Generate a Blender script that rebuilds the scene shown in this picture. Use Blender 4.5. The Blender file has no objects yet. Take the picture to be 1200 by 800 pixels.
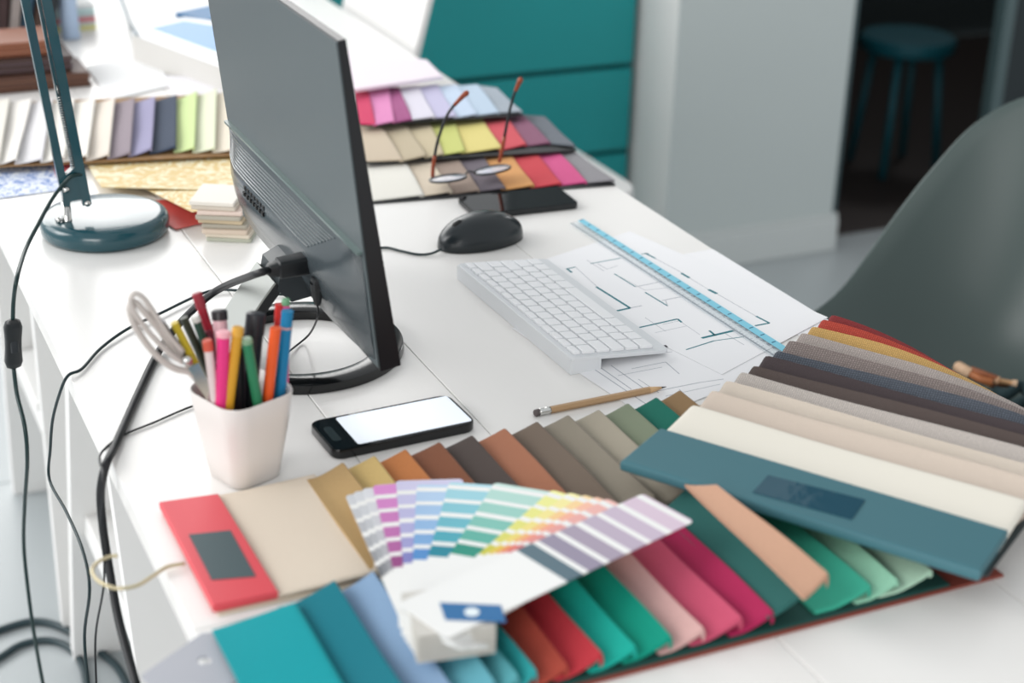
import bpy, bmesh, math, random
from mathutils import Vector, Matrix
random.seed(7)
SC = bpy.context.scene
COL = SC.collection
T = 0.75                      # height of the desk top above the floor
CH = 0.71                     # height of the camera above the desk top
FPX = 1910.0                  # focal length in pixels of a 1200 px wide frame

# ---------------------------------------------------------------- camera
def _ray(px, py): return Vector((px - 600.0, 400.0 - py, -FPX))
_Z = -_ray(482, 4636); _Z.normalize()
_Y = _ray(-370, -488); _Y.normalize(); _Y -= _Z * _Y.dot(_Z); _Y.normalize()
_X = _Y.cross(_Z)
ROT = Matrix((_X, _Y, _Z))
cam_data = bpy.data.cameras.new('camera')
cam = bpy.data.objects.new('camera', cam_data); COL.objects.link(cam)
cam.matrix_world = Matrix.Translation((0, 0, T + CH)) @ ROT.to_4x4()
cam_data.sensor_width = 36.0; cam_data.lens = FPX / 1200.0 * 36.0
cam_data.clip_start = 0.05; cam_data.clip_end = 60
cam_data.dof.use_dof = True; cam_data.dof.focus_distance = 1.70; cam_data.dof.aperture_fstop = 3.6
SC.camera = cam

# ---------------------------------------------------------------- world and light
w = bpy.data.worlds.new('world'); SC.world = w; w.use_nodes = True
w.node_tree.nodes['Background'].inputs[0].default_value = (0.95, 0.98, 1.0, 1)
w.node_tree.nodes['Background'].inputs[1].default_value = 0.70
def area(name, loc, target, size, energy, col):
    l = bpy.data.lights.new(name, 'AREA'); l.shape = 'RECTANGLE'; l.size, l.size_y = size; l.energy = energy; l.color = col
    o = bpy.data.objects.new(name, l); COL.objects.link(o); o.location = loc
    o.rotation_euler = (Vector(target) - Vector(loc)).to_track_quat('-Z', 'Y').to_euler(); return o
area('window_light_left', (-2.3, 3.4, 2.2), (0.9, 1.9, 0.7), (2.6, 1.8), 44, (0.97, 0.98, 1.0))
area('window_light_back', (0.0, 6.3, 2.6), (0.6, 2.0, 0.75), (4.4, 2.0), 108, (1.0, 0.99, 0.97))
area('fill_light_near', (-2.6, -2.2, 1.9), (1.2, 2.2, 0.75), (2.6, 1.8), 84, (1.0, 0.98, 0.96))  # added fill for the faces turned to the camera, no real window
sun = bpy.data.lights.new('daylight', 'SUN'); sun.energy = 1.0; sun.angle = math.radians(28); sun.color = (1.0, 0.985, 0.96)
suno = bpy.data.objects.new('daylight', sun); COL.objects.link(suno); suno.location = (-3, 4, 4)
suno.rotation_euler = Vector((1.0, -0.22, -0.62)).to_track_quat('-Z', 'Y').to_euler()
vs = SC.view_settings
vs.view_transform = 'Standard'; vs.look = 'None'; vs.gamma = 1.0; vs.use_curve_mapping = False; vs.exposure = 0.06

# ---------------------------------------------------------------- helpers
def at(px, py, z=0.0):
    """world point on the horizontal plane z above the desk top"""
    d = ROT @ _ray(px, py); t = (z - CH) / d.z
    return Vector((d.x * t, d.y * t, T + z))
def at_y(px, py, y):
    d = ROT @ _ray(px, py); t = y / d.y
    return Vector((d.x * t, y, T + CH + d.z * t))
def at_x(px, py, x):
    d = ROT @ _ray(px, py); t = x / d.x
    return Vector((x, d.y * t, T + CH + d.z * t))
def lin(c): return tuple(((v/255)/12.92 if v/255 <= 0.04045 else (((v/255)+0.055)/1.055)**2.4) for v in c) + (1,)

_mats = {}
def mat(name, rgb, rough=0.5, metal=0.0, bump=None, vary=0.0, spec=0.5, emit=0.0, sheen=0.0, coat=0.0, alpha=1.0, trans=0.0):
    """bump = (kind, scale, strength); kind in noise, weave, brushed"""
    if name in _mats: return _mats[name]
    m = bpy.data.materials.new(name); m.use_nodes = True; nt = m.node_tree; n = nt.nodes; l = nt.links
    b = n['Principled BSDF']; c = lin(rgb)
    b.inputs['Base Color'].default_value = c; b.inputs['Roughness'].default_value = rough
    b.inputs['Metallic'].default_value = metal; b.inputs['Specular IOR Level'].default_value = spec
    if sheen: b.inputs['Sheen Weight'].default_value = sheen; b.inputs['Sheen Roughness'].default_value = 0.4
    if coat: b.inputs['Coat Weight'].default_value = coat; b.inputs['Coat Roughness'].default_value = 0.05
    if alpha < 1: b.inputs['Alpha'].default_value = alpha
    if trans: b.inputs['Transmission Weight'].default_value = trans
    if emit:
        b.inputs['Emission Color'].default_value = c; b.inputs['Emission Strength'].default_value = emit
    tc = n.new('ShaderNodeTexCoord')
    if vary or bump:
        kind, sc, st = bump if bump else ('noise', 30, 0)
        if kind == 'weave':
            facs = []
            for k, ang in enumerate((0.9, 0.9 + math.pi/2)):
                mp = n.new('ShaderNodeMapping'); mp.inputs['Rotation'].default_value = (0, 0, ang if sc > 0 else ang)
                l.new(tc.outputs['Object'], mp.inputs[0])
                wv = n.new('ShaderNodeTexWave'); wv.inputs['Scale'].default_value = sc; wv.inputs['Distortion'].default_value = 2.4
                wv.inputs['Detail'].default_value = 1.0; wv.inputs['Detail Scale'].default_value = 3.0
                l.new(mp.outputs[0], wv.inputs[0]); facs.append(wv.outputs['Fac'])
            mm = n.new('ShaderNodeMath'); mm.operation = 'MULTIPLY'; l.new(facs[0], mm.inputs[0]); l.new(facs[1], mm.inputs[1])
            fac = mm.outputs[0]
        else:
            tx = n.new('ShaderNodeTexNoise'); tx.inputs['Scale'].default_value = sc; tx.inputs['Detail'].default_value = 4
            if kind == 'brushed':
                mp = n.new('ShaderNodeMapping'); mp.inputs['Scale'].default_value = (12, 1, 12); l.new(tc.outputs['Object'], mp.inputs[0]); l.new(mp.outputs[0], tx.inputs[0])
            else: l.new(tc.outputs['Object'], tx.inputs[0])
            fac = tx.outputs['Fac']
        if vary:
            mx = n.new('ShaderNodeMix'); mx.data_type = 'RGBA'
            mx.inputs['A'].default_value = tuple(v * (1 - vary) for v in c[:3]) + (1,)
            mx.inputs['B'].default_value = tuple(min(1, v * (1 + vary)) for v in c[:3]) + (1,)
            l.new(fac, mx.inputs['Factor']); l.new(mx.outputs['Result'], b.inputs['Base Color'])
        if bump and st:
            bp = n.new('ShaderNodeBump'); bp.inputs['Strength'].default_value = st; bp.inputs['Distance'].default_value = 0.001
            l.new(fac, bp.inputs['Height']); l.new(bp.outputs[0], b.inputs['Normal'])
    _mats[name] = m; return m
def fabric(name, rgb, scale=260, vary=0.12, strength=0.35, rough=0.9, sheen=0.25):
    return mat('fabric ' + name, rgb, rough, bump=('weave', scale, strength), vary=vary, spec=0.2, sheen=sheen*0.4)
def suede(name, rgb, vary=0.08): return mat('suede ' + name, rgb, 0.75, bump=('noise', 420, 0.25), vary=vary, spec=0.25, sheen=0.06)

ORG = {}
def tag(o, label=None, cat=None, group=None, kind=None):
    if label: o['label'] = label
    if cat: o['category'] = cat
    if group: o['group'] = group
    if kind: o['kind'] = kind
    return o
def thing(name, label, cat, loc, group=None, rotz=0.0):
    o = bpy.data.objects.new(name, None); COL.objects.link(o); o.location = loc; o.rotation_euler = (0, 0, rotz)
    o.empty_display_size = 0.02
    tag(o, label, cat, group); ORG[o] = Vector(loc); return o
def obj(name, bm, m, parent=None, smooth=False, local=False, auto=None):
    """link bm (in world coordinates unless local) as one object"""
    if not isinstance(bm, bmesh.types.BMesh):
        me = bm
    else:
        bmesh.ops.recalc_face_normals(bm, faces=bm.faces)
        me = bpy.data.meshes.new(name)
    if isinstance(bm, bmesh.types.BMesh):
        if not local:
            xs = [v.co.x for v in bm.verts]; ys = [v.co.y for v in bm.verts]; zs = [v.co.z for v in bm.verts]
            c = Vector(((min(xs)+max(xs))/2, (min(ys)+max(ys))/2, min(zs)))
            bmesh.ops.translate(bm, verts=bm.verts, vec=-c)
        bm.to_mesh(me); bm.free()
        if smooth:
            me.shade_smooth()
            if auto: me.set_sharp_from_angle(angle=math.radians(auto))
    o = bpy.data.objects.new(name, me); COL.objects.link(o)
    ms = m if isinstance(m, (list, tuple)) else [m]
    if not me.materials:
        for k in ms: me.materials.append(k)
    if parent is not None: o.parent = parent
    if not local and 'c' in dir():
        o.location = c - (ORG[parent] if parent is not None else Vector())
        ORG[o] = c
        if isinstance(bm, bmesh.types.BMesh) and parent is not None and parent.rotation_euler.z and parent.parent is None:
            o.matrix_basis = (Matrix.Translation(parent.location) @ Matrix.Rotation(parent.rotation_euler.z, 4, 'Z')).inverted() @ Matrix.Translation(c)
    elif local:
        ORG[o] = Vector((0, 0, 0))
    return o

def new(): return bmesh.new()
def box(bm, x0, x1, y0, y1, z0, z1, bev=0.0, seg=2, mtx=None):
    vs_ = [bm.verts.new((x, y, z)) for z in (z0, z1) for y in (y0, y1) for x in (x0, x1)]
    fs = [bm.faces.new([vs_[i] for i in q]) for q in ((0,2,3,1),(4,5,7,6),(0,1,5,4),(2,6,7,3),(0,4,6,2),(1,3,7,5))]
    if bev:
        ed = list({e for f in fs for e in f.edges})
        r = bmesh.ops.bevel(bm, geom=ed, offset=bev, segments=seg, affect='EDGES', profile=0.5)
        allv = list({v for f in r['faces'] for v in f.verts} | {v for v in vs_ if v.is_valid})
    else: allv = vs_
    if mtx: bmesh.ops.transform(bm, matrix=mtx, verts=allv)
    return allv
def loft(bm, rings, closed=True, caps=True):
    R = [[bm.verts.new(p) for p in r] for r in rings]
    n = len(R[0])
    for a, b in zip(R, R[1:]):
        for i in range(n if closed else n - 1):
            j = (i + 1) % n
            try: bm.faces.new((a[i], a[j], b[j], b[i]))
            except ValueError: pass
    if caps and closed:
        bm.faces.new(R[0][::-1]); bm.faces.new(R[-1])
    return R
def frame(d):
    d = d.normalized(); u = Vector((0, 0, 1)).cross(d)
    if u.length < 1e-3: u = Vector((1, 0, 0))
    u.normalize(); return u, d.cross(u)
def tube(bm, pts, r, n=10, caps=True):
    pts = [Vector(p) for p in pts]; rs = r if isinstance(r, (list, tuple)) else [r] * len(pts)
    rings = []; u = None
    for i, p in enumerate(pts):
        d = (pts[min(i+1, len(pts)-1)] - pts[max(i-1, 0)]).normalized()
        if u is None: u, v = frame(d)
        else:
            u = (u - d * u.dot(d)); u.normalize(); v = d.cross(u)
        rings.append([p + (u * math.cos(a) + v * math.sin(a)) * rs[i] for a in [2*math.pi*k/n for k in range(n)]])
    loft(bm, rings, True, caps)
def spline(pts, n=8):
    P = [Vector(p) for p in pts]; P = [P[0]*2 - P[1]] + P + [P[-1]*2 - P[-2]]; out = []
    for i in range(1, len(P) - 2):
        for k in range(n):
            t = k / n; a, b, c, d = P[i-1:i+3]
            out.append(0.5 * ((2*b) + (c-a)*t + (2*a-5*b+4*c-d)*t*t + (3*b-a-3*c+d)*t*t*t))
    out.append(P[-2]); return out
def lathe(bm, c, prof, n=32):
    c = Vector(c); rings = [[c + Vector((r*math.cos(2*math.pi*k/n), r*math.sin(2*math.pi*k/n), z)) for k in range(n)] for r, z in prof]
    loft(bm, rings)
def prism(bm, pts, z0, z1, bev=0.0, seg=2):
    """vertical prism over a flat outline"""
    lo = [bm.verts.new((p[0], p[1], z0)) for p in pts]; hi = [bm.verts.new((p[0], p[1], z1)) for p in pts]
    fs = [bm.faces.new(lo[::-1]), bm.faces.new(hi)]
    n = len(pts)
    for i in range(n): fs.append(bm.faces.new((lo[i], lo[(i+1) % n], hi[(i+1) % n], hi[i])))
    if bev: bmesh.ops.bevel(bm, geom=list({e for f in fs for e in f.edges if abs(e.verts[0].co.z - e.verts[1].co.z) < 1e-6}), offset=bev, segments=seg, affect='EDGES', profile=0.5)
def rrect(cx, cy, hx, hy, r, ang=0.0, n=5, p=None):
    out = []; ca, sa = math.cos(ang), math.sin(ang)
    for sx, sy, a0 in ((1,1,0),(-1,1,90),(-1,-1,180),(1,-1,270)):
        for k in range(n + 1):
            a = math.radians(a0 + 90*k/n); x = sx*(hx-r) + r*math.cos(a); y = sy*(hy-r) + r*math.sin(a)
            out.append((cx + x*ca - y*sa, cy + x*sa + y*ca))
    return out
def quad_frame(c0, c1, c2, c3):
    """centre, half sizes and angle of the rectangle closest to four floor-plan corners (c0-c1 the long side)"""
    c = (c0 + c1 + c2 + c3) / 4; d = ((c1 - c0) + (c2 - c3)) / 2; e = ((c3 - c0) + (c2 - c1)) / 2
    return c.x, c.y, d.length / 2, e.length / 2, math.atan2(d.y, d.x)

# ---------------------------------------------------------------- materials
M_desk = mat('white lacquered wood', (236, 234, 231), 0.30, bump=('brushed', 26, 0.07), vary=0.010, spec=0.45)
M_white = mat('white paint', (232, 231, 229), 0.55)
M_floor = mat('pale grey floor', (170, 176, 178), 0.35, bump=('noise', 6, 0.05), vary=0.03)
M_wallg = mat('wall paint grey', (196, 204, 203), 0.85, bump=('noise', 90, 0.05), vary=0.01)
M_wall_lit = mat('wall paint lit side', (225, 222, 220), 0.85)
M_teal = mat('teal cabinet lacquer', (26, 148, 150), 0.35, spec=0.4)
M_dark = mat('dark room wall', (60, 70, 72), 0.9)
pl_ = bpy.data.lights.new('dark_room_fill', 'POINT'); pl_.energy = 20; pl_.shadow_soft_size = 0.25; plo = bpy.data.objects.new('dark_room_fill', pl_); COL.objects.link(plo); plo.location = (3.8, 4.2, 2.2)  # unseen fill added to lift the dark room out of black
M_blackg = mat('black gloss plastic', (10, 12, 14), 0.18)
M_blackp = mat('black plastic', (20, 24, 27), 0.42, bump=('noise', 900, 0.06))
M_chrome = mat('chrome', (215, 215, 212), 0.18, 1.0)
M_paper = mat('white paper', (238, 238, 240), 0.8)

# ---------------------------------------------------------------- floor, walls, doorway
fl = tag(bpy.data.objects.new('floor', None), kind='structure'); COL.objects.link(fl); ORG[fl] = Vector()
tile_me = None
for i in range(7):
    for j in range(9):
        if tile_me is None:
            b = new(); box(b, -0.399, 0.399, -0.399, 0.399, -0.02, 0.0, 0.0012, 1)
            o = obj('tile', b, M_floor, fl, local=True); tile_me = o.data
        else: o = obj('tile', tile_me, M_floor, fl, local=True)
        o.location = (-1.2 + i*0.8, -0.1 + j*0.8, 0)
b = new(); box(b, -1.7, 4.1, -0.6, 6.8, -0.06, -0.021); obj('grout', b, mat('grout', (120, 122, 125), 0.9), fl)
def struct(name, bm, m, **k): return tag(obj(name, bm, m, **k), kind='structure')
b = new(); box(b, 1.889, 2.372, 3.15, 3.45, 0, 2.6); wp = struct('wall_back', b, M_wallg)
wp.data.materials.append(M_wall_lit)
for p in wp.data.polygons:
    if p.normal.x < -0.5: p.material_index = 1  # window light on this side is put into its paler colour
b = new(); box(b, 1.885, 2.384, 3.134, 3.149, 0, 0.085, 0.004); box(b, 1.885, 2.384, 3.139, 3.149, 0.0855, 0.098, 0.003)
struct('baseboard_back', b, mat('baseboard paint', (206, 211, 210), 0.5))
b = new(); box(b, 2.374, 2.415, 3.20, 3.45, 0, 2.3, 0.004); box(b, 2.374, 2.40, 3.17, 3.198, 0, 2.3, 0.003)
struct('trim_1', b, mat('door frame grey', (70, 92, 96), 0.4))
b = new(); box(b, 2.833, 2.868, 3.15, 3.19, 0, 2.3, 0.004); struct('trim_2', b, mat('door frame light', (78, 98, 100), 0.4))
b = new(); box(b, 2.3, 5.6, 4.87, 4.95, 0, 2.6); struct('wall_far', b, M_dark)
b = new(); box(b, 2.3, 2.37, 3.46, 4.86, 0, 2.6); wi = struct('wall_light_block', b, M_dark)  # unseen, added to keep light out of the dark room
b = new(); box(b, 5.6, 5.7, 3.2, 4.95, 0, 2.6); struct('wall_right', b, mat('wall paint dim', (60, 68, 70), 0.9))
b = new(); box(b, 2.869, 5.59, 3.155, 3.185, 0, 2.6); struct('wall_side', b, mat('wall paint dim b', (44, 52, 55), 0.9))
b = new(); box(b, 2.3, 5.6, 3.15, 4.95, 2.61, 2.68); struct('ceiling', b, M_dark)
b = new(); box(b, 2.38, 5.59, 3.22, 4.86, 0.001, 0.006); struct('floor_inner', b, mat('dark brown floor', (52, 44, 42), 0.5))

# teal cabinet of drawers
cb = thing('drawer_cabinet', 'teal drawer cabinet standing against the wall behind the desk', 'cabinet', (1.47, 3.32, 0))
b = new(); box(b, 1.06, 1.886, 3.345, 3.75, 0.0, 0.93); obj('body', b, mat('teal cabinet body', (16, 92, 96), 0.5), cb)
zs = [0.03, 0.262, 0.474, 0.695, 0.925]
for z0, z1 in zip(zs, zs[1:]):
    b = new(); box(b, 1.064, 1.874, 3.32, 3.344, z0 + 0.006, z1 - 0.006, 0.004); dr = obj('drawer', b, M_teal, cb)

# stool in the dark room
st = thing('low_stool', 'teal metal stool with a round seat in the dark room', 'stool', (2.92, 3.62, 0.006))
b = new(); lathe(b, (2.92, 3.62, 0.352), [(0.10, 0), (0.128, 0.004), (0.134, 0.014), (0.134, 0.034), (0.126, 0.043), (0.05, 0.044)], 40)
M_st = mat('teal stool paint', (10, 84, 96), 0.5)
obj('seat', b, M_st, st, smooth=True, auto=40)
for k in range(4):
    a = math.radians(40 + 90*k); b = new()
    tube(b, [(2.92 + 0.09*math.cos(a), 3.62 + 0.09*math.sin(a), 0.36), (2.92 + 0.125*math.cos(a), 3.62 + 0.125*math.sin(a), 0.01)], 0.011)
    obj('leg', b, M_st, st, smooth=True)

# ---------------------------------------------------------------- desks
def desk(y0, y1, xs, label):
    d = thing('desk', label, 'desk', (0.62, (y0+y1)/2, 0), 'white desks pushed end to end')
    for a, c in zip(xs, xs[1:]):
        b = new(); box(b, a + 0.0004, c - 0.0004, y0, y1, T - 0.022, T, 0.0009, 2)
        obj('plank', b, M_desk, d)
    b = new(); box(b, xs[0] + 0.05, xs[-1] - 0.05, y0 + 0.02, y1 - 0.02, T - 0.036, T - 0.0225); obj('underframe', b, M_white, d)
    return d
desk(2.1505, 3.30, [0.229, 0.3, 0.436, 0.568, 0.80, 1.02], 'far white plank desk carrying the teal lamp side clutter and stacked papers')
desk(1.0305, 2.1495, [0.229, 0.436, 0.568, 0.80, 1.02], 'middle white plank desk under the monitor and keyboard')
desk(0.30, 1.0295, [0.229, 0.432, 0.634, 0.842, 1.02], 'nearest white plank desk under the colourful swatches')
def board(bm, p, q, wx, th):
    p, q = Vector(p), Vector(q); d = (q - p).normalized(); x = Vector((1, 0, 0)); n = d.cross(x).normalized()
    rings = [[c + x*sx*wx/2 + n*sn*th/2 for sx, sn in ((-1,-1),(1,-1),(1,1),(-1,1))] for c in (p, q)]
    loft(bm, rings)
def trestle(feet, tops, label):
    cy = sum(feet)/len(feet); t = thing('trestle', label, 'trestle', (0.62, cy, 0), 'white trestles under the desks')
    for x in (0.325, 0.93):
        for f, tp in zip(feet, tops):
            b = new(); board(b, (x, f, 0.001), (x, tp, T - 0.038), 0.075, 0.024); obj('leg', b, M_white, t)
        b = new(); box(b, x - 0.02, x + 0.02, min(feet) + 0.08, max(feet) - 0.08, 0.27, 0.31, 0.003); obj('side_rail', b, M_white, t)
    b = new(); box(b, 0.29, 0.97, (tops[0]+tops[1])/2 - 0.03, (tops[0]+tops[1])/2 + 0.03, T - 0.10, T - 0.037, 0.003); obj('top_beam', b, M_white, t)
    b = new(); box(b, 0.30, 0.95, cy - 0.10, cy + 0.10, 0.311, 0.327, 0.003); obj('shelf', b, M_white, t)
trestle((2.66, 2.20), (2.50, 2.17), 'white wooden trestle farther along the desks, behind the hanging lamp cord')
trestle((2.12, 1.50), (1.86, 1.74), 'white wooden trestle with splayed legs beside the hanging black cables')

# ---------------------------------------------------------------- swatch books
def sample(F0, F1, B1, B0, z0, rise, th=0.003, droop=None, nb=14, under=0.35, roll=0.0035, endr=0.02, seed=0):
    """one fabric sample: low along its 0 side, lifted and rolled over along its 1 side"""
    bm = new(); rnd = random.Random(seed); ph = rnd.uniform(0, 6)
    F0, F1, B0, B1 = [Vector((p[0], p[1], 0)) for p in (F0, F1, B0, B1)]
    bs = [0, 0.006, 0.018, 0.04] + [0.04 + 0.92*k/(nb-1) for k in range(1, nb-1)] + [0.96, 0.982, 0.994, 1.0]
    As = [-under, 0.0, 0.15, 0.3, 0.45, 0.6, 0.72, 0.83, 0.91, 0.965]
    rings = []
    for bb in bs:
        e = min(bb, 1-bb); end = 1.0 if e > endr else math.sqrt(max(0, 1 - ((endr - e)/endr)**2))
        p0 = F0.lerp(B0, bb); p1 = F1.lerp(B1, bb); wdt = (p1 - p0).length; ux = (p1 - p0) / wdt
        top, bot = [], []
        wob = 0.0006*math.sin(7*bb + ph)
        for a in As:
            q = p0.lerp(p1, a); aa = max(a, 0)
            z = z0 + th + rise*(aa**1.25)*(1 + 0.08*math.sin(4*bb + ph)) + wob - (1-end)*(0.18*rise*aa + 0.4*th)
            top.append((q, z)); bot.append((q, z - th*(0.35 + 0.65*end)))
        q = p0.lerp(p1, 1.0); zt = top[-1][1]; zb_ = bot[-1][1]
        rim = [(q - ux*0.0003, zt - roll*0.08), (q + ux*0.0007, zt - roll*0.35), (q + ux*0.0006, zt - roll*0.7), (q - ux*0.0008, zt - roll)]
        zl = min(zb_ - th*0.2, zt - roll*0.9); lip = [(p0.lerp(p1, 0.93), zl), (p0.lerp(p1, 0.90), zb_ - th*0.1)]
        ring = top + rim + lip + bot[:-2][::-1]
        out = []
        for q, z in ring:
            if droop: z = droop(q, z)
            out.append(Vector((q.x, q.y, T + z)))
        rings.append(out)
    loft(bm, rings); return bm
def book(name, label, cat, loc, group=None): return thing(name, label, cat, loc, group)

# --- A: brown row with red header, Y from 1.04 to 1.215
bA = book('fabric_sample_book', 'fabric sample book with red header, beige sheet and a row of brown and grey samples', 'sample book', (0.5, 1.13, T))
b = new(); prism(b, [(0.252, 1.040), (0.790, 1.040), (0.790, 1.214), (0.252, 1.219)], T + 0.0003, T + 0.0022, 0.0004); obj('back_cover', b, mat('cover card beige', (214, 200, 180), 0.7), bA)
b = new(); prism(b, [(0.2485, 1.043), (0.3005, 1.043), (0.2985, 1.209), (0.2485, 1.214)], T + 0.0024, T + 0.0095, 0.0012)
hd = obj('header', b, mat('red card', (214, 74, 84), 0.5, bump=('noise', 200, 0.1)), bA)
b = new(); L = [at(*q, 0.0100) for q in ((221,626),(270,621),(300,675),(248,679))]; prism(b, [(p.x, p.y) for p in L], T + 0.0096, T + 0.0100)
obj('header_label', b, mat('dark label card', (66, 84, 88), 0.6), hd)
b = new()
ringp = [at(*q, 0.004) for q in ((217,660),(196,664),(180,674),(160,686),(136,689),(116,681),(108,669),(114,659),(128,652),(138,651))]
tube(b, spline(ringp, 6), 0.0016, 8); obj('binder_ring', b, mat('brass wire', (196, 184, 150), 0.3, 0.7), bA, smooth=True)
b = sample((0.2995, 1.043), (0.386, 1.041), (0.386, 1.212), (0.2995, 1.213), 0.0024, 0.004, seed=3, under=0.0); obj('fabric_sample', b, fabric('linen beige', (226, 212, 194), 300), bA, smooth=True, auto=50)
colA = [('tan',(172,143,98)),('straw',(200,172,112)),('ochre brown',(184,116,66)),('chestnut',(124,76,52)),('charcoal brown',(82,72,68)),('terracotta brown',(168,112,86)),
        ('taupe',(116,102,90)),('stone',(142,134,120)),('pale stone',(166,158,142)),('sage',(128,138,116)),('deep green',(18,108,92)),('cork',(146,118,84))]
bx = [0.384, 0.410, 0.440, 0.470, 0.5035, 0.536, 0.5695, 0.603, 0.636, 0.669, 0.701, 0.733, 0.762]
for k, (nm, c) in enumerate(colA):
    x0, x1 = bx[k], bx[k+1]
    z0 = 0.0075 if k < 8 else 0.0065
    f = (fabric if k > 3 else suede)(nm, c) if k < 4 else fabric(nm, c, 330, 0.16)
    ybk = 1.205 + 0.013*(k/11)
    if k == 11: ybk += 0.004
    b = sample((x0, 1.043), (x1, 1.043), (x1, ybk), (x0, ybk - 0.001), z0, 0.010, seed=k, under=0.30 if k < 11 else 0.3); obj('fabric_sample', b, f, bA, smooth=True, auto=50)

# --- B: foreground row with teal header
bB = book('fabric_sample_book', 'foreground fabric sample book fanning from bright teal through red and pink to mint', 'sample book', (0.5, 0.95, T))
b = new(); prism(b, [(0.252, 0.852), (0.853, 0.852), (0.853, 1.036), (0.252, 1.018)], T + 0.0003, T + 0.0028, 0.0004); obj('back_cover', b, mat('cover red brown', (138, 66, 54), 0.6), bB)
b = new(); prism(b, [(0.256, 0.8545), (0.80, 0.8545), (0.80, 1.032), (0.256, 1.016)], T + 0.003, T + 0.0052, 0.0004); obj('backing_sheet', b, mat('backing dark green', (24, 74, 68), 0.8), bB)
colB = [('bright teal',(0,148,156)),('dark teal',(0,108,122)),('slate blue',(124,152,182)),('pale petrol',(96,164,178)),('sea teal',(84,158,166)),('aqua',(40,150,152)),
        ('rust',(164,68,54)),('brick red',(184,52,62)),('aqua green',(20,166,150)),('emerald',(0,142,120)),('powder pink',(206,164,160)),('rose pink',(192,78,106)),
        ('magenta',(168,34,82)),('forest teal',(44,98,94)),('peach beige',(186,146,122)),('sea green',(58,166,140)),('mint',(148,204,176)),('pale mint',(178,214,190))]
bx = [0.240, 0.306, 0.341, 0.373, 0.402, 0.4285, 0.440, 0.457, 0.487, 0.515, 0.545, 0.573, 0.606, 0.634, 0.665, 0.704, 0.724, 0.750, 0.783]
bx[5:8] = [0.420, 0.434, 0.459]
for k, (nm, c) in enumerate(colB):
    x0, x1 = bx[k], bx[k+1]
    z0, rise, y1, y0, un = 0.0055, 0.012, 1.026 + 0.0005*k, 0.858, 0.35
    if k == 0: y1, un, rise = 1.016, 0.0, 0.007
    if k == 13: z0, rise, un = 0.014, 0.020, 0.2
    if k == 14: z0, rise, un, y0 = 0.016, 0.018, 0.1, 0.872; x0, x1 = 0.660, 0.694
    if k == 15: x0 = 0.69
    if k > 14: un = 0.5
    tx0, tx1 = x0, x1
    if k > 14: y1 = 1.02
    if k == 14:
        q4 = [at(944, 702, 0.046), at(972, 669, 0.058), at(840, 566, 0.058), at(804, 570, 0.046)]
        b = sample(*q4, 0.0455, 0.009, th=0.0032, seed=54, under=0.05, roll=0.010, endr=0.012); obj('fabric_sample', b, suede(nm, c), bB, smooth=True, auto=50); continue
    b = sample((x0, y0), (x1, y0), (tx1, y1), (tx0, y1 - 0.002), z0, rise, th=0.0032, seed=40+k, under=un, roll=0.0085 if k < 16 else 0.004, endr=0.012)
    obj('fabric_sample', b, suede(nm, c), bB, smooth=True, auto=50)

# --- grey card with hole beneath
t_ = [at(*q, 0.0) for q in ((250,742),(180,797),(208,826),(282,770))]
ctr = at(240, 775, 0); b = new()
n = 32; hole = [ctr + Vector((0.0052*math.cos(2*math.pi*k/n), 0.0052*math.sin(2*math.pi*k/n), 0)) for k in range(n)]
def ray_quad(c, dr, qd):
    best = None
    for i in range(4):
        p, q = qd[i], qd[(i+1) % 4]; e = q - p; den = dr.x*e.y - dr.y*e.x
        if abs(den) < 1e-9: continue
        s = ((p.x-c.x)*e.y - (p.y-c.y)*e.x)/den; u_ = ((p.x-c.x)*dr.y - (p.y-c.y)*dr.x)/den
        if s > 0 and -1e-6 <= u_ <= 1+1e-6 and (best is None or s < best): best = s
    return c + dr*best
qd = [Vector((0.2385, 1.024, 0)), Vector((0.178, 0.985, 0)), Vector((0.2, 0.93, 0)), Vector((0.262, 0.965, 0))]
ctr = at(240, 775, 0.001); ctr.z = 0
inner = [ctr + Vector((0.0052*math.cos(2*math.pi*k/n), 0.0052*math.sin(2*math.pi*k/n), 0)) for k in range(n)]
outer = [ray_quad(ctr, (h - ctr).normalized(), qd) for h in inner]
rings = [[p + Vector((0,0,T+0.0002)) for p in inner], [p + Vector((0,0,T+0.0002)) for p in outer], [p + Vector((0,0,T+0.0022)) for p in outer], [p + Vector((0,0,T+0.0022)) for p in inner]]
loft(b, rings + [rings[0]], True, False)
bmesh.ops.remove_doubles(b, verts=b.verts, dist=1e-6)
tag(obj('hanging_card', b, mat('grey card', (168, 170, 178), 0.45)), 'grey card with a punched round hole sticking out over the desk edge', 'card')

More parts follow.
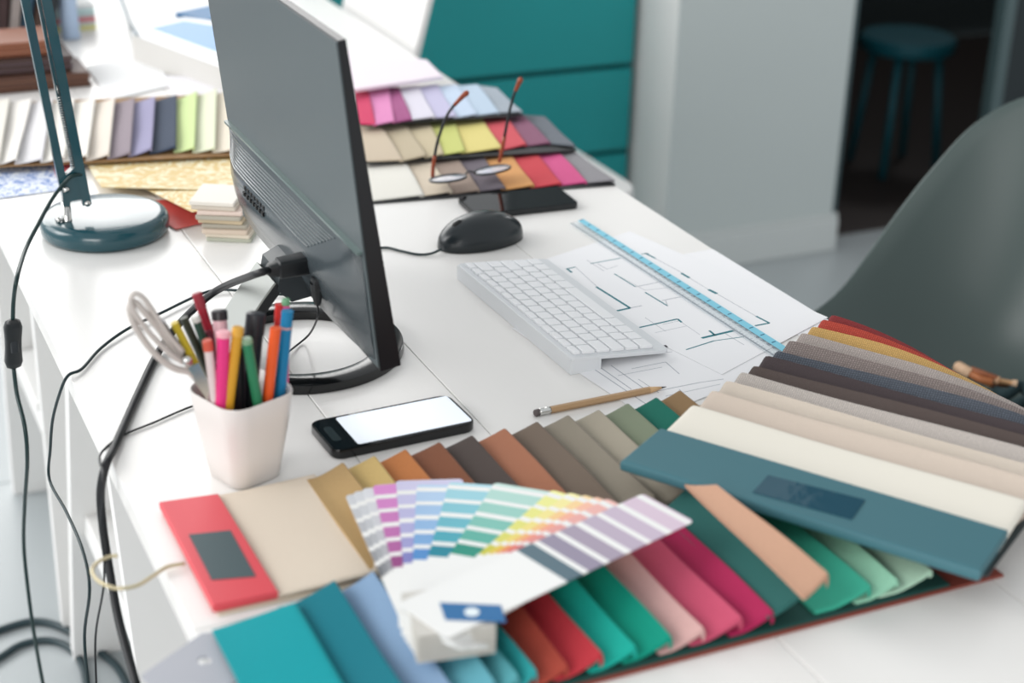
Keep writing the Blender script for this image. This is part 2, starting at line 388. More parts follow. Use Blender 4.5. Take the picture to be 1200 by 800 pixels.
# --- R: wide sample book with blue header at the right
bR = book('fabric_sample_book', 'fabric sample book with slate blue header and staggered cream, grey, dark and red samples', 'sample book', (0.85, 1.15, T))
U = Vector((0.835, 0.550, 0)); W = Vector((0.550, -0.835, 0)); O = Vector((0.662, 1.098, 0)); LW = 0.31
tl = [0.0, 0.075, 0.1165, 0.148, 0.183, 0.213, 0.2425, 0.271, 0.304, 0.3375, 0.3665, 0.3955, 0.4235]
def zline(t): return 0.046 - (0.046 - 0.003)*max(0, min(1, t/0.43))
def droopR(q, z):
    dx = q.x - 1.02
    if dx > -0.02: z -= 3.6*(dx + 0.02)**2
    return z
pt = lambda t, s: O + U*t + W*s
b = new(); rings = []
for s in [-0.002, -0.001] + [LW*k/14 for k in range(1, 14)] + [LW + 0.003, LW + 0.004]:
    r = []
    for t, dz in ((-0.05, 0), (0.10, 0), (0.2, 0), (0.33, 0), (0.41, 0), (0.41, -0.002), (0.33, -0.002), (0.2, -0.002), (0.10, -0.002), (-0.05, -0.002)):
        q = pt(t, s); z = zline(t) - 0.004 + dz
        r.append(Vector((q.x, q.y, T + max(droopR(q, z), z - 0.16))))
    rings.append(r)
loft(b, rings); obj('back_cover', b, mat('back cover dark', (38, 48, 50), 0.7), bR)
# header folded over the edge
b = new(); rings = []
for s in (-0.0005, 0.001, LW*0.5, LW - 0.001, LW + 0.0005):
    e = 0.0012 if s in (-0.0005, LW + 0.0005) else 0
    prof = [(0.012, 0.0502 - e), (-0.0580, 0.0502 - e), (-0.0605, 0.0492), (-0.0612, 0.0470), (-0.0612, 0.0425), (-0.0600, 0.0405 + e), (-0.05, 0.0400 + e), (0.012, 0.0410 + e)]
    rings.append([Vector((pt(t, s).x, pt(t, s).y, T + z)) for t, z in prof])
loft(b, rings); hdr = obj('header', b, mat('slate blue card', (58, 106, 116), 0.55, bump=('noise', 500, 0.12)), bR)
b = new(); fq = [at(*q, 0.0503) for q in ((882,577),(900,557),(1014,586),(998,609))]; prism(b, [(p.x, p.y) for p in fq], T + 0.0504, T + 0.0509)
obj('film_sticker', b, mat('glossy film', (42, 78, 94), 0.08, bump=('noise', 60, 0.4)), hdr)
colR = [('cream',(228,223,211),60),('ivory beige',(224,208,193),300),('sand beige',(226,213,198),300),('pale grey',(202,193,186),150),('grey brown',(92,80,76),300),
        ('dark brown',(76,66,68),260),('slate weave',(88,94,104),125),('taupe weave',(150,137,133),120),('light weave',(190,178,172),130),('yellow ochre',(208,168,104),150),
        ('coral red',(190,76,62),140),('dark red',(142,52,54),240)]
for k in range(len(colR) - 1, -1, -1):
    nm, c, sc = colR[k]
    t0, t1 = tl[k], tl[k+1]; z = zline((t0 + t1)/2)
    un = 0.10 if k == 0 else 0.6
    strong = 1.0 if k in (7, 8) else 0.6
    b = sample(pt(t0, 0.0), pt(t1, 0.0), pt(t1, LW), pt(t0, LW), z - 0.004, 0.0115 if k else 0.006, th=0.0035, roll=0.0055, droop=droopR, nb=22, seed=80+k, under=un)
    m_ = fabric(nm, c, sc*1.0, 0.38 if k in (6,7) else (0.28 if k in (8, 9, 10, 3) else 0.14), strong) if k else fabric(nm, c, 420, 0.03, 0.15)
    obj('fabric_sample', b, m_, bR, smooth=True, auto=50)

# --- three books behind the monitor on the right, defined by strip boundaries
def strip_book(label, front, back, zf, zb, rise, cols, cover, plush=False, loc=None, extra=0.004, reverse=False):
    F = [at(*q, zf) for q in front]; B = [at(*q, zb) for q in back]
    c = (F[0] + F[-1] + B[0] + B[-1]) / 4
    bk = book('fabric_sample_book', label, 'sample book', (c.x, c.y, T), 'sample books laid along the back of the desk')
    b = new(); ring = [(F[0] - Vector((0, extra, 0))), (F[-1] - Vector((0, extra, 0))), B[-1], B[0]]
    lo = [Vector((p.x, p.y, T + z)) for p, z in zip(ring, (zf - 0.0065, zf - 0.0065, zb - 0.0065, zb - 0.0065))]
    loft(b, [lo, [p + Vector((0, 0, 0.0018)) for p in lo]]); obj('back_cover', b, cover, bk)
    for k, (nm, c_) in enumerate(cols):
        f0, f1, b0, b1 = F[k], F[k+1], B[k], B[k+1]
        if reverse: f0, f1, b0, b1 = f1, f0, b1, b0
        bm = sample(f0, f1, b1, b0, zf - 0.0045, rise, th=0.0022, nb=8, seed=k, under=0.12,
                    droop=(lambda q, z, y0=f0.y, y1=b0.y: z + (zb - zf)*max(0, min(1, (q.y - y0)/(y1 - y0)))))
        obj('fabric_sample', bm, fabric(nm, c_, 300, 0.06, 0.2), bk, smooth=True, auto=50)
    return bk
blk = mat('cover charcoal', (44, 46, 48), 0.6)
strip_book('front-most of the right back sample books, ivory to orange and magenta, under the eyeglasses',
    [(428,233),(497,227),(530,224),(562,222),(592,220),(626,217),(658,214),(688,212),(720,211)], [(420,184),(470,180),(500,180),(533,180),(562,177),(594,175),(624,174),(649,172),(664,171)], 0.007, 0.007, 0.003,
    [('ivory',(232,229,220)),('beige b',(214,200,180)),('mushroom',(158,140,128)),('plum grey',(112,104,112)),('apricot',(214,156,98)),('red b',(200,66,76)),('hot pink',(206,84,136)),('mid grey',(140,138,142))], blk)
strip_book('middle of the right back sample books, beige, lime yellow, red and plum samples',
    [(425,186),(472,186),(500,182),(520,179),(545,177),(588,173),(617,168),(645,166),(674,171)], [(418,135),(440,138),(470,138),(500,136),(530,134),(560,132),(588,130),(610,132),(638,137)], 0.017, 0.013, 0.003,
    [('sand b',(204,188,166)),('khaki',(192,178,152)),('greige',(198,184,154)),('lime',(200,204,120)),('butter yellow',(222,208,130)),('coral b',(206,82,92)),('plum b',(136,88,112)),('slate c',(104,110,118))], blk)
strip_book('farthest of the right back sample books, pink, plum, lilac and pale blue samples',
    [(420,142),(440,144),(462,141),(483,138),(510,136),(535,135),(560,132),(585,130),(612,130)], [(416,99),(430,101),(455,100),(467,101),(490,100),(512,98),(535,98),(560,98),(582,103)], 0.028, 0.022, 0.002,
    [('crimson',(208,58,100)),('orchid pink',(224,140,190)),('plum c',(164,84,134)),('white lilac',(222,218,230)),('lilac',(196,192,220)),('ice blue',(196,212,232)),('pale blue',(186,204,222)),('blue grey c',(160,170,180))], blk)
b = new(); pc = [at(*q, 0.036) for q in ((405,106),(519,89),(500,70),(405,58))]
loft(b, [[p - Vector((0, 0, 0.005)) for p in pc], pc]); tag(obj('sample_folder', b, mat('pale pink card', (240, 228, 236), 0.6)), 'pale pink sample folder lying closed on the farthest right sample book', 'folder')
# left back book
strip_book('left back sample book with white, beige, grey, navy and lime samples below the brown stack',
    [(-28,191),(0,190),(20,189),(50,188),(76,187),(103,185),(128,183),(153,181),(178,178),(206,176),(228,176),(252,176),(282,176)],
    [(-18,118),(12,118),(38,118),(62,118),(88,118),(112,118),(135,118),(158,118),(182,116),(207,114),(231,110),(254,107),(284,105)], 0.017, 0.017, 0.008,
    [('w2',(224,220,210)),('w3',(234,230,224)),('w4',(226,224,226)),('w5',(238,234,226)),('w6',(236,232,224)),('w7',(228,218,206)),('mauve grey',(150,138,146)),('lilac peach',(156,152,182)),('navy weave',(64,74,92)),('pale lime',(206,224,160)),('pale celery',(226,230,202)),('pale sand',(232,222,204))],
    mat('cover kraft', (150, 116, 78), 0.7))

# ---------------------------------------------------------------- fan deck
fd = thing('colour_fan_deck', 'paint colour fan deck opened over the foreground fabrics, mauve blade on top', 'fan deck', (0.39, 0.916, T + 0.02))
PV = Vector((0.390, 0.916, 0))
def blade_mat(nm, cols, base=(236, 236, 234)):
    m = bpy.data.materials.new('blade ' + nm); m.use_nodes = True; nt = m.node_tree; n = nt.nodes; l = nt.links
    bs = n['Principled BSDF']; bs.inputs['Roughness'].default_value = 0.5
    tc = n.new('ShaderNodeTexCoord'); sp = n.new('ShaderNodeSeparateXYZ'); l.new(tc.outputs['Object'], sp.inputs[0])
    mr = n.new('ShaderNodeMapRange'); mr.inputs['From Min'].default_value = 0.0; mr.inputs['From Max'].default_value = 0.25; l.new(sp.outputs['X'], mr.inputs['Value'])
    cr = n.new('ShaderNodeValToRGB'); cr.color_ramp.interpolation = 'CONSTANT'; l.new(mr.outputs[0], cr.inputs[0]); l.new(cr.outputs[0], bs.inputs['Base Color'])
    e = cr.color_ramp.elements; e[0].position = 0; e[0].color = lin(base); e[1].position = 0.999; e[1].color = lin(cols[-1])
    N = len(cols); s0 = 0.36; st_ = (1.0 - s0)/N
    for k, c in enumerate(cols):
        if s0 + k*st_ + st_*0.72 < 0.998:
            x = e.new(s0 + k*st_); x.color = lin(c)
            if k < N-1: x = e.new(s0 + k*st_ + st_*0.72); x.color = lin(base)
    return m
def mix(a, b_, t): return tuple(a[i]*(1-t) + b_[i]*t for i in range(3))
white_ = (240, 240, 240)
def tints(dark, light, n=7): return [mix(dark, light, (k/(n-1))**0.6) for k in range(n)]
blades = [  # angle, dark, light (bottom of the deck first)
    (82.8, (120,122,126), (216,218,222)), (81, (140,142,146), (220,222,226)), (79, (158,160,164), (226,228,232)),
    (76.6, (150,70,130), (226,150,214)), (71.5, (130,130,190), (214,210,234)), (66.8, (80,140,200), (200,218,238)),
    (59.4, (0,130,150), (192,224,234)), (49, (20,140,120), (216,232,226)), (35.5, (200,196,70), (240,240,168)), (31.2, (222,196,80), (244,238,180)),
    (27.6, (228,160,90), (246,222,170)), (24.6, (226,120,100), (246,206,180)), (21.8, (214,120,120), (240,196,186))]
NB = len(blades)
for k, (a, dk, lt) in enumerate(blades + [(16.8, (86,110,122), (222,196,212))]):
    z = 0.0235 + 0.0017*k if k < NB else 0.0480
    bm = new(); prism(bm, rrect(0.0925 + (0.006 if a > 70 else 0) if k < NB else 0.1025, 0, 0.1175 + (0.006 if a > 70 else 0) if k < NB else 0.1275, 0.0285, 0.004), 0, 0.0009)
    cols = tints(dk, lt) if k < NB else [(84,108,120),(146,138,158),(164,152,170),(184,170,188),(196,180,198),(212,192,208),(218,200,214)]
    o = obj('blade', bm, blade_mat('%d' % k, cols), fd, local=True)
    o.location = Vector((0, 0, z - 0.02)); o.rotation_euler = (0, 0, math.radians(a))
bm = new()
for k in range(26):
    z = 0.0240 + 0.0009*k - 0.02
    mtx = Matrix.Translation((0, 0, z)) @ Matrix.Rotation(math.radians(80 + 1.5*math.sin(k*2.1)), 4, 'Z')
    v = box(bm, -0.027 - 0.0006*math.sin(k), 0.03, -0.0285, 0.0285, 0, 0.0006, mtx=mtx)
o = obj('blade_stack', bm, mat('blade paper', (204, 201, 194), 0.7), fd, local=True); tag(o, kind='stuff')
lb = [at(*q, 0.0492) for q in ((515,706),(587,709),(593,729),(522,726))]; bm = new(); prism(bm, [(p.x, p.y) for p in lb], T + 0.0491, T + 0.0494)
lab = obj('logo_label', bm, mat('label blue', (34, 104, 158), 0.5), fd)
lc = at(553, 717, 0.0495); bm = new(); lathe(bm, (lc.x, lc.y, T + 0.0495), [(0.0055, 0), (0.0055, 0.0002)], 24); obj('logo', bm, mat('label white', (226, 236, 240), 0.5), lab)

# ---------------------------------------------------------------- keyboard
ka, kb = at(668, 440, 0), at(535, 327, 0); kang = math.atan2((kb - ka).y, (kb - ka).x)
kc = (ka + kb)/2
KL, KD = 0.281, 0.117
kx = Vector((math.cos(kang), math.sin(kang), 0)); ky = Vector((-math.sin(kang), math.cos(kang), 0))
korg = kc - ky*KD/2
kbd = thing('keyboard', 'compact white computer keyboard with a raised back edge in front of the monitor', 'keyboard', (korg.x, korg.y, T), rotz=kang)
M_kb = mat('keyboard shell white', (216, 219, 222), 0.4); M_key = mat('keycap white', (236, 237, 239), 0.45)
hb, hf, tk = 0.0195, 0.0085, 0.0045
sl = (hb - hf)/KD
bm = new()
out = rrect(0, 0, KL/2, KD/2, 0.006)
top = lambda y: hf + (y + KD/2)*sl
loft(bm, [[Vector((x*0.992, y*0.985, top(y) - tk)) for x, y in out], [Vector((x, y, top(y) - tk + 0.0008)) for x, y in out], [Vector((x, y, top(y) - 0.0008)) for x, y in out], [Vector((x*0.995, y*0.99, top(y))) for x, y in out]])
obj('case', bm, M_kb, kbd, local=True)
bm = new(); loft(bm, [[Vector((s*(KL/2 - 0.0005), y, z)) for y, z in ((KD/2 - 0.036, 0.0003), (KD/2 - 0.0006, 0.0003), (KD/2 - 0.0002, hb - tk*0.6), (KD/2 - 0.036, top(KD/2 - 0.036) - tk*0.9))] for s in (-1, 1)])
obj('battery_foot', bm, M_kb, kbd, local=True)
rows = [[1]*13 + [1], [1]*13 + [1.6], [1.5]+[1]*12+[1.1], [1.8]+[1]*11+[1.8], [1.3]+[1]*11+[1.0, 1.3], [1.2,1,1,1.2,5.0,1.2,1,1,1,1]]
deps = [0.0105, 0.0172, 0.0172, 0.0172, 0.0172, 0.0172]
y = KD/2 - 0.0055; keymesh = {}
sang = math.atan(sl)
for r, dp in zip(rows, deps):
    tot = sum(r); wu = (KL - 0.011)/tot; x = -KL/2 + 0.0055
    for wd in r:
        ww = wd*wu; key = (round(ww, 5), dp)
        if key not in keymesh:
            bm = new(); hx, hy = ww/2 - 0.0013, dp/2 - 0.0013
            prism(bm, rrect(0, 0, hx, hy, 0.0013, n=2), 0, 0.0030, 0.0004, 1)
            o = obj('key', bm, M_key, kbd, local=True); keymesh[key] = o.data
        else: o = obj('key', keymesh[key], M_key, kbd, local=True)
        cy_ = y - dp/2; o.location = (x + ww/2, cy_, top(cy_) + 0.0001); o.rotation_euler = (sang, 0, 0)
        x += ww
    y -= dp

# ---------------------------------------------------------------- mouse
ms0 = at(563, 284, 0.0); ms = thing('computer_mouse', 'black wired computer mouse beside the tablet', 'mouse', (ms0.x, ms0.y, T), rotz=math.radians(8))
bm = new(); rings = []
NS = 22
for i in range(NS + 1):
    t = (1 - math.cos(math.pi*i/NS))/2; x = -0.058 + 0.116*t
    e = max(0.0, 1 - abs(2*t - 1)**3.6)**0.5
    hw = 0.0325*e*(0.92 + 0.10*math.cos(2*math.pi*(t - 0.5))) ; h = 0.037*(max(0, math.sin(math.pi*min(1, (t*0.64 + 0.17)))) ** 0.8) * e**0.5
    if e < 0.05: hw, h = 0.002, 0.002
    ring = []
    for k in range(20):
        a = 2*math.pi*k/20; cx_, sx_ = math.cos(a), math.sin(a)
        ring.append(Vector((x, hw*abs(cx_)**0.8*(1 if cx_ > 0 else -1), 0.0015 + (h*abs(sx_)**0.9 if sx_ > 0 else -0.0012*abs(sx_)))))
    rings.append(ring)
loft(bm, rings); obj('shell', bm, mat('mouse shell', (24, 32, 36), 0.28), ms, smooth=True, local=True)
bm = new(); tube(bm, [(-0.040, 0, 0.0235), (-0.036, 0, 0.0275), (-0.030, 0, 0.030), (-0.024, 0, 0.0305)], [0.003, 0.005, 0.005, 0.003], 12); obj('scroll_wheel', bm, mat('rubber', (10, 12, 13), 0.6), ms, smooth=True, local=True)
bm = new(); tube(bm, [(-0.0545, 0, 0.0145), (-0.04, 0, 0.0262), (-0.018, 0, 0.0352), (-0.002, 0, 0.0378)], 0.0006, 6); obj('button_gap', bm, mat('gap black', (4, 5, 6), 0.7), ms, local=True)
cpx = [at(517, 292, 0.006), at(505, 297, 0.003), at(490, 298, 0.002), at(470, 294, 0.002), at(450, 290, 0.002), at(425, 296, 0.002), at(395, 318, 0.002), at(355, 342, 0.002), at(310, 344, 0.003), at(275, 340, 0.003), at(250, 340, 0.004), at(225, 349, 0.004), at(190, 366, 0.004), at(150, 385, 0.004), at(118, 408, 0.003), at(96, 432, 0.003)]
cpx += [Vector((0.228, at(92,438,0.003).y + 0.0, T + 0.0035)), Vector((0.219, at(88,444,0).y, T - 0.008)), at_x(62, 490, 0.214), at_x(59, 525, 0.213), at_x(58, 562, 0.212), at_x(78, 600, 0.21), at_x(97, 645, 0.208), at_x(105, 690, 0.206), at_x(99, 745, 0.204), at_x(104, 810, 0.202)]
bm = new(); tube(bm, spline(cpx, 6), 0.0016, 8); obj('cord', bm, mat('cord dark teal', (14, 40, 44), 0.4), ms, smooth=True)

# ---------------------------------------------------------------- tablet, phone
def slab(name, label, cat, c4, zt, r, m_body):
    cx, cy, hx, hy, ang = quad_frame(*[at(*q, zt) for q in c4])
    t = thing(name, label, cat, (cx, cy, T), rotz=ang)
    bm = new(); o1 = rrect(0, 0, hx, hy, r); lay = [(0.985, 0.0002), (1, 0.0016), (1, zt - 0.0012), (0.994, zt - 0.0002)]
    loft(bm, [[Vector((x*s if True else x, y*s, z)) for x, y in o1] for s, z in lay]); obj('body', bm, m_body, t, smooth=True, local=True, auto=35)
    return t, hx, hy
tb, hx, hy = slab('tablet', 'black tablet with a glossy dark screen in front of the right back sample books', 'tablet', [(533,231),(655,218),(678,238),(560,251)], 0.008, 0.008, M_blackp)
bm = new(); prism(bm, rrect(0, 0, hx*0.985, hy*0.97, 0.006), 0.0079, 0.0084); obj('screen', bm, mat('screen glass', (10, 13, 16), 0.06), tb, local=True)
ph, hx, hy = slab('smartphone', 'black smartphone with a lit white screen lying beside the pencil cup', 'phone', [(362,491),(531,463),(553,493),(390,533)], 0.0095, 0.011, M_blackg)
bm = new(); prism(bm, rrect(0, 0, hx*0.975, hy*0.95, 0.009), 0.0094, 0.0098); obj('glass', bm, mat('phone glass', (12, 22, 26), 0.08), ph, local=True)
bm = new(); prism(bm, rrect(hx*0.155, 0, hx*0.80, hy*0.87, 0.003), 0.0099, 0.0101); obj('display', bm, mat('display white', (226, 232, 240), 0.3, emit=0.30), ph, local=True)
bm = new(); prism(bm, rrect(-hx*0.84, 0, 0.004, hy*0.45, 0.0035), 0.0099, 0.0101); obj('home_button', bm, mat('button dark', (10, 34, 38), 0.3), ph, local=True)

# ---------------------------------------------------------------- drawings
sheet_pts = [at(*q, 0) for q in ((640,312),(690,262),(1000,398),(790,494),(690,446))]
def sheet(label, px, z, group=None):
    bm = new(); p4 = [at(*q, 0) for q in px]; prism(bm, [(p.x, p.y) for p in p4], T + z, T + z + 0.0004)
    t = thing('drawing_sheet', label, 'drawing', ((p4[0].x+p4[2].x)/2, (p4[0].y+p4[2].y)/2, T + z), 'architect drawings on the desk')
    obj('paper', bm, M_paper, t); return t
s1 = sheet('white floor plan sheet with teal wall lines lying under the clear ruler', [(600,318),(738,272),(970,373),(846,440)], 0.0010)
s2 = sheet('white sheet of pale pencil outlines behind the pencil point', [(600,385),(830,358),(942,420),(760,492)], 0.0004)
s2b = sheet('blank-edged drawing sheet poking out at the right desk edge', [(790,300),(835,292),(995,390),(950,402)], 0.0001)
def lines(parent, name, segs, z, m):
    bm = new()
    for (x0, y0, x1, y1, wd) in segs:
        p, q = at(x0, y0, z), at(x1, y1, z); d = (q - p).normalized(); nn = Vector((-d.y, d.x, 0))*wd*0.95
        prism(bm, [(v.x, v.y) for v in (p - nn, q - nn, q + nn, p + nn)], T + z, T + z + 0.00008)
    return tag(obj(name, bm, m, parent), kind='stuff')
ink = mat('ink teal', (0, 118, 132), 0.7); ink2 = mat('ink dark teal', (0, 112, 124), 0.7); pen = mat('ink grey', (168, 172, 180), 0.7); pen2 = mat('ink pale', (206, 208, 216), 0.7)
def Z(c):  # crop of the plan, 2.5x enlarged from (500, 220)
    return [(500 + a/2.5, 220 + b_/2.5, 500 + c_/2.5, 220 + d/2.5, w_) for a, b_, c_, d, w_ in c]
lines(s1, 'plan_walls', Z([(497,290,596,352,.0016),(596,352,540,364,.0018),(610,412,735,384,.0013),(735,384,747,394,.0013),(806,440,900,418,.002),(828,418,845,432,.0014),
    (640,306,706,346,.0010),(550,252,612,290,.0008),(410,236,425,248,.0014),(412,237,436,232,.001),(480,222,568,206,.0008),(965,376,1004,396,.0014),(1004,396,962,404,.0014),
    (630,194,650,192,.001),(640,191,670,207,.0014),(746,250,770,264,.0018),(826,298,850,310,.0022),(760,474,842,448,.0009),(842,448,930,436,.0007)]), 0.0014, ink2)
lines(s1, 'plan_lines', Z([(436,232,500,290,.0004),(612,290,690,274,.0006),(500,222,528,238,.0005),(528,238,560,228,.0004),(596,352,630,345,.0007),(690,330,750,318,.0006),(706,346,700,330,.0004),
    (670,207,750,250,.0005),(770,264,826,298,.0004),(850,310,965,376,.0005),(747,394,800,430,.0003),(690,400,740,390,.0003),(670,424,760,405,.0003),(640,300,760,286,.0003),(700,250,790,300,.0003),(566,260,640,300,.0003),
    (470,212,520,244,.0004),(640,380,700,420,.0003),(870,424,930,460,.0004)]), 0.0014, pen)
lines(s1, 'scale_mark', Z([(684,467,704,463,.0028)]), 0.00142, mat('ink black', (40, 40, 50), 0.7))
lines(s2, 'plan_outlines', Z([(440,497,660,645,.0006),(500,520,600,590,.0006),(540,520,640,590,.0006),(600,530,700,510,.0005),(520,500,720,480,.0004),(560,550,690,525,.0004),(700,510,740,545,.0005),
    (760,475,830,520,.0005),(800,460,880,505,.0005),(830,520,900,500,.0004),(880,505,920,490,.0004),(650,600,800,570,.0006),(800,570,870,560,.0005),(620,560,680,600,.0004),(700,610,860,575,.0004),(740,590,750,600,.0004)]), 0.0008, pen)

# ruler
rl = thing('clear_ruler', 'transparent ruler with a blue scale strip lying across the floor plan', 'ruler', (0.905, 1.52, T))
ra, rb_, rc, rd = at(668, 262, 0.003), at(684, 257, 0.003), at(914, 402, 0.003), at(893, 409, 0.003)
def lerp2(a, b_, t): return a.lerp(b_, t)
far0, far1 = ra, rb_; near0, near1 = rd + (rd - ra)*0.09, rc + (rc - rb_)*0.09
bm = new(); prism(bm, [(p.x, p.y) for p in (far0, far1, near1, near0)], T + 0.0016, T + 0.0036, 0.0004, 1)
obj('blade', bm, mat('clear acrylic', (235, 246, 250), 0.08, alpha=0.22), rl)
bm = new(); c0, c1 = far0.lerp(far1, 0.58), far0.lerp(far1, 0.97); d0, d1 = near0.lerp(near1, 0.58), near0.lerp(near1, 0.97); prism(bm, [(p.x, p.y) for p in (c0, c1, d1, d0)], T + 0.0037, T + 0.0039)
obj('blue_strip', bm, mat('ruler blue', (128, 204, 226), 0.35), rl)
bm = new(); bm2 = new(); NT = 440
for k in range(NT):
    t = (k + 1)/(NT + 2); ln = 0.10 if k % 10 else 0.24
    if k % 5 == 0 and k % 10: ln = 0.17
    p = far0.lerp(near0, t); q = far1.lerp(near1, t); e = p.lerp(q, ln); dv = (near0 - far0).normalized()*0.0002
    prism(bm, [(v.x, v.y) for v in (p - dv, p + dv, e + dv, e - dv)], T + 0.0037, T + 0.00377)
    if k % 20 == 0:
        p2, q2 = p.lerp(q, 0.68), p.lerp(q, 0.9); prism(bm2, [(v.x, v.y) for v in (p2 - dv*4, p2 + dv*4, q2 + dv*4, q2 - dv*4)], T + 0.0040, T + 0.00407)
tag(obj('tick_marks', bm, mat('tick ink', (70, 84, 100), 0.6), rl), kind='stuff'); tag(obj('strip_marks', bm2, mat('strip ink', (10, 80, 120), 0.6), rl), kind='stuff')
ra_ang = math.atan2((near0 - far0).y, (near0 - far0).x)
for k in range(1, 44):
    cu = bpy.data.curves.new('numeral', 'FONT'); cu.body = str(k); cu.size = 0.0062; cu.align_x = 'CENTER'
    to = bpy.data.objects.new('numeral', cu); COL.objects.link(to)
    me = bpy.data.meshes.new_from_object(to); bpy.data.objects.remove(to)
    o = bpy.data.objects.new('numeral', me); me.materials.clear(); me.materials.append(_mats['tick ink']); COL.objects.link(o); o.parent = rl
    t = (k*10 + 1)/(NT + 2); p = far0.lerp(near0, t).lerp(far1.lerp(near1, t), 0.40)
    o.location = Vector((p.x, p.y, T + 0.0038)) - ORG[rl]; o.rotation_euler = (0, 0, ra_ang)

# ---------------------------------------------------------------- pencils
def hexpen(bm, p, q, r, n=6):
    tube(bm, [p, q], r, n)
def pencil(label, p, q, rgb, tip=True, r=0.0037, ferrule=False, tipcol=None, name='pencil', cat='pencil', group=None, sharp_at_q=True, round_=False):
    p, q = Vector(p), Vector(q); d = (q - p).normalized(); t = thing(name, label, cat, p, group)
    tl_ = 0.020 if tip else 0.0
    b0 = p + d*(0.017 if ferrule else 0.0)
    bm = new(); tube(bm, [b0, q - d*tl_], r, 12 if round_ else 6); obj('barrel', bm, mat('lacquer %d %d %d' % rgb, rgb, 0.35), t)
    if tip:
        bm = new(); tube(bm, [q - d*tl_*0.999, q - d*0.006], [r*0.97, r*0.36], 12); obj('sharpened_wood', bm, mat('pencil wood', (206, 170, 128), 0.7), t, smooth=True)
        bm = new(); tube(bm, [q - d*0.006, q], [r*0.34, r*0.06], 10); obj('lead', bm, mat('lead %s' % (tipcol,), tipcol or (60, 60, 64), 0.4), t, smooth=True)
    if ferrule:
        bm = new(); tube(bm, [p + d*0.0055, p + d*0.008, p + d*0.0085, p + d*0.0125, p + d*0.013, p + d*0.0172], [r*1.02, r*1.08, r*0.98, r*0.98, r*1.08, r*1.02], 14); obj('ferrule', bm, M_chrome, t, smooth=True)
        bm = new(); tube(bm, [p, p + d*0.001, p + d*0.0056], [r*0.7, r*0.95, r*0.97], 14); obj('eraser', bm, mat('eraser grey', (92, 84, 84), 0.8), t, smooth=True)
    return t
pa, pb = at(626, 484, 0.0037), at(781, 453, 0.0037)
pencil('natural wood pencil with a silver ferrule lying in front of the keyboard', pa, pb, (176, 142, 104), True, 0.0036, True)

# ---------------------------------------------------------------- pencil cup and its contents
CX, CY = 0.334, 1.250; HT = 0.085
cp = thing('pencil_cup', 'white rounded-square ceramic cup full of pencils and scissors', 'cup', (CX, CY, T))
bm = new(); prof = [(0.0, 0.0235), (0.002, 0.0258), (0.03, 0.030), (0.06, 0.0345), (HT - 0.002, 0.0372), (HT, 0.0366), (HT - 0.001, 0.0348), (0.055, 0.0312), (0.006, 0.0235)]
loft(bm, [[Vector((x, y, T + z)) for x, y in rrect(CX, CY, h, h, h*0.52, math.radians(20), 7)] for z, h in prof]); obj('body', bm, mat('ceramic white', (222, 216, 212), 0.28), cp, smooth=True, auto=60)
def incup(top_px, rim_px, depth, rise_depth=0.0, below=0.07):
    """a stick whose visible part runs from rim_px up to top_px; depth = offset in Y from the cup centre at the rim"""
    yr = CY + depth; a = at_y(*top_px, yr + rise_depth); r_ = at_y(*rim_px, yr); d = (r_ - a).normalized()
    L_ = 0.0; bt = r_.copy()
    while L_ < 0.09:
        q_ = r_ + d*(L_ + 0.001); hz = max(0.0, q_.z - T)
        if hz < 0.008 or (Vector((q_.x - CX, q_.y - CY)).length > 0.022 + 0.008*min(1, hz/HT) and L_ > 0.02): break
        L_ += 0.001; bt = q_
    return bt, a, r_
G = 'pencils and pens in the cup'
def stick(label, top, rim, dep, rgb, r, rd=0.0, tip=False, tipcol=None, name='pencil', cat='pencil', cap=None, band=None, round_=True):
    bt, a, r_ = incup(top, rim, dep, rd); t = pencil(label, bt, a, rgb, tip, r, False, tipcol, name, cat, G, round_=round_)
    d = (a - bt).normalized()
    if cap: 
        bm = new(); tube(bm, [a - d*cap[1], a + d*0.0005, a + d*0.0015], [r*1.12, r*1.12, r*0.9], 12); obj('cap', bm, mat('cap %d %d %d' % cap[0], cap[0], 0.35), t, smooth=True, auto=40)
    if band:
        bm = new(); tube(bm, [a - d*band[1], a - d*(band[1] - band[2])], r*1.05, 12); obj('band', bm, mat('band %d %d %d' % band[0], band[0], 0.3), t, smooth=True, auto=40)
    return t
stick('navy pen leaning left directly behind the scissors handles', (188,378), (243,455), 0.000, (38,48,74), 0.0036, name='pen', cat='pen')
stick('yellow pencil leaning left beside the scissors', (204,378), (245,456), -0.004, (196,172,36), 0.0034, tip=False)
stick('dark olive pencil behind the yellow one, leaning left', (215,372), (252,452), 0.012, (52,58,44), 0.0036, rd=0.01)
stick('dark green pencil with a pale end behind the yellow pencil', (229,372), (258,455), 0.008, (28,66,52), 0.0036, rd=0.01, cap=((206,206,200), 0.004))
stick('red pen with a dark side, tallest in the cup', (231,345), (266,452), 0.018, (170,32,52), 0.0042, rd=0.02, name='pen', cat='pen', cap=((150,34,50), 0.012))
stick('maroon pencil behind the white pencil', (243,388), (268,455), 0.010, (96,26,44), 0.0034, rd=0.01)
stick('white pencil with a red end at the front of the cup', (243,400), (251,460), -0.014, (222,206,204), 0.0040, cap=((204,86,66), 0.008))
stick('pale pink marker with a black end behind the pink pencil', (257,365), (262,440), 0.010, (222,178,186), 0.0062, rd=0.012, name='marker', cat='marker', cap=((34,30,34), 0.007))
stick('hot pink marker at the front of the cup', (262,390), (260,466), -0.018, (224,48,124), 0.0055, name='marker', cat='marker', cap=((236,170,180), 0.003))
stick('amber pencil at the front centre of the cup', (279,385), (269,466), -0.020, (206,150,34), 0.0046, tip=False, cap=((214,160,60), 0.006))
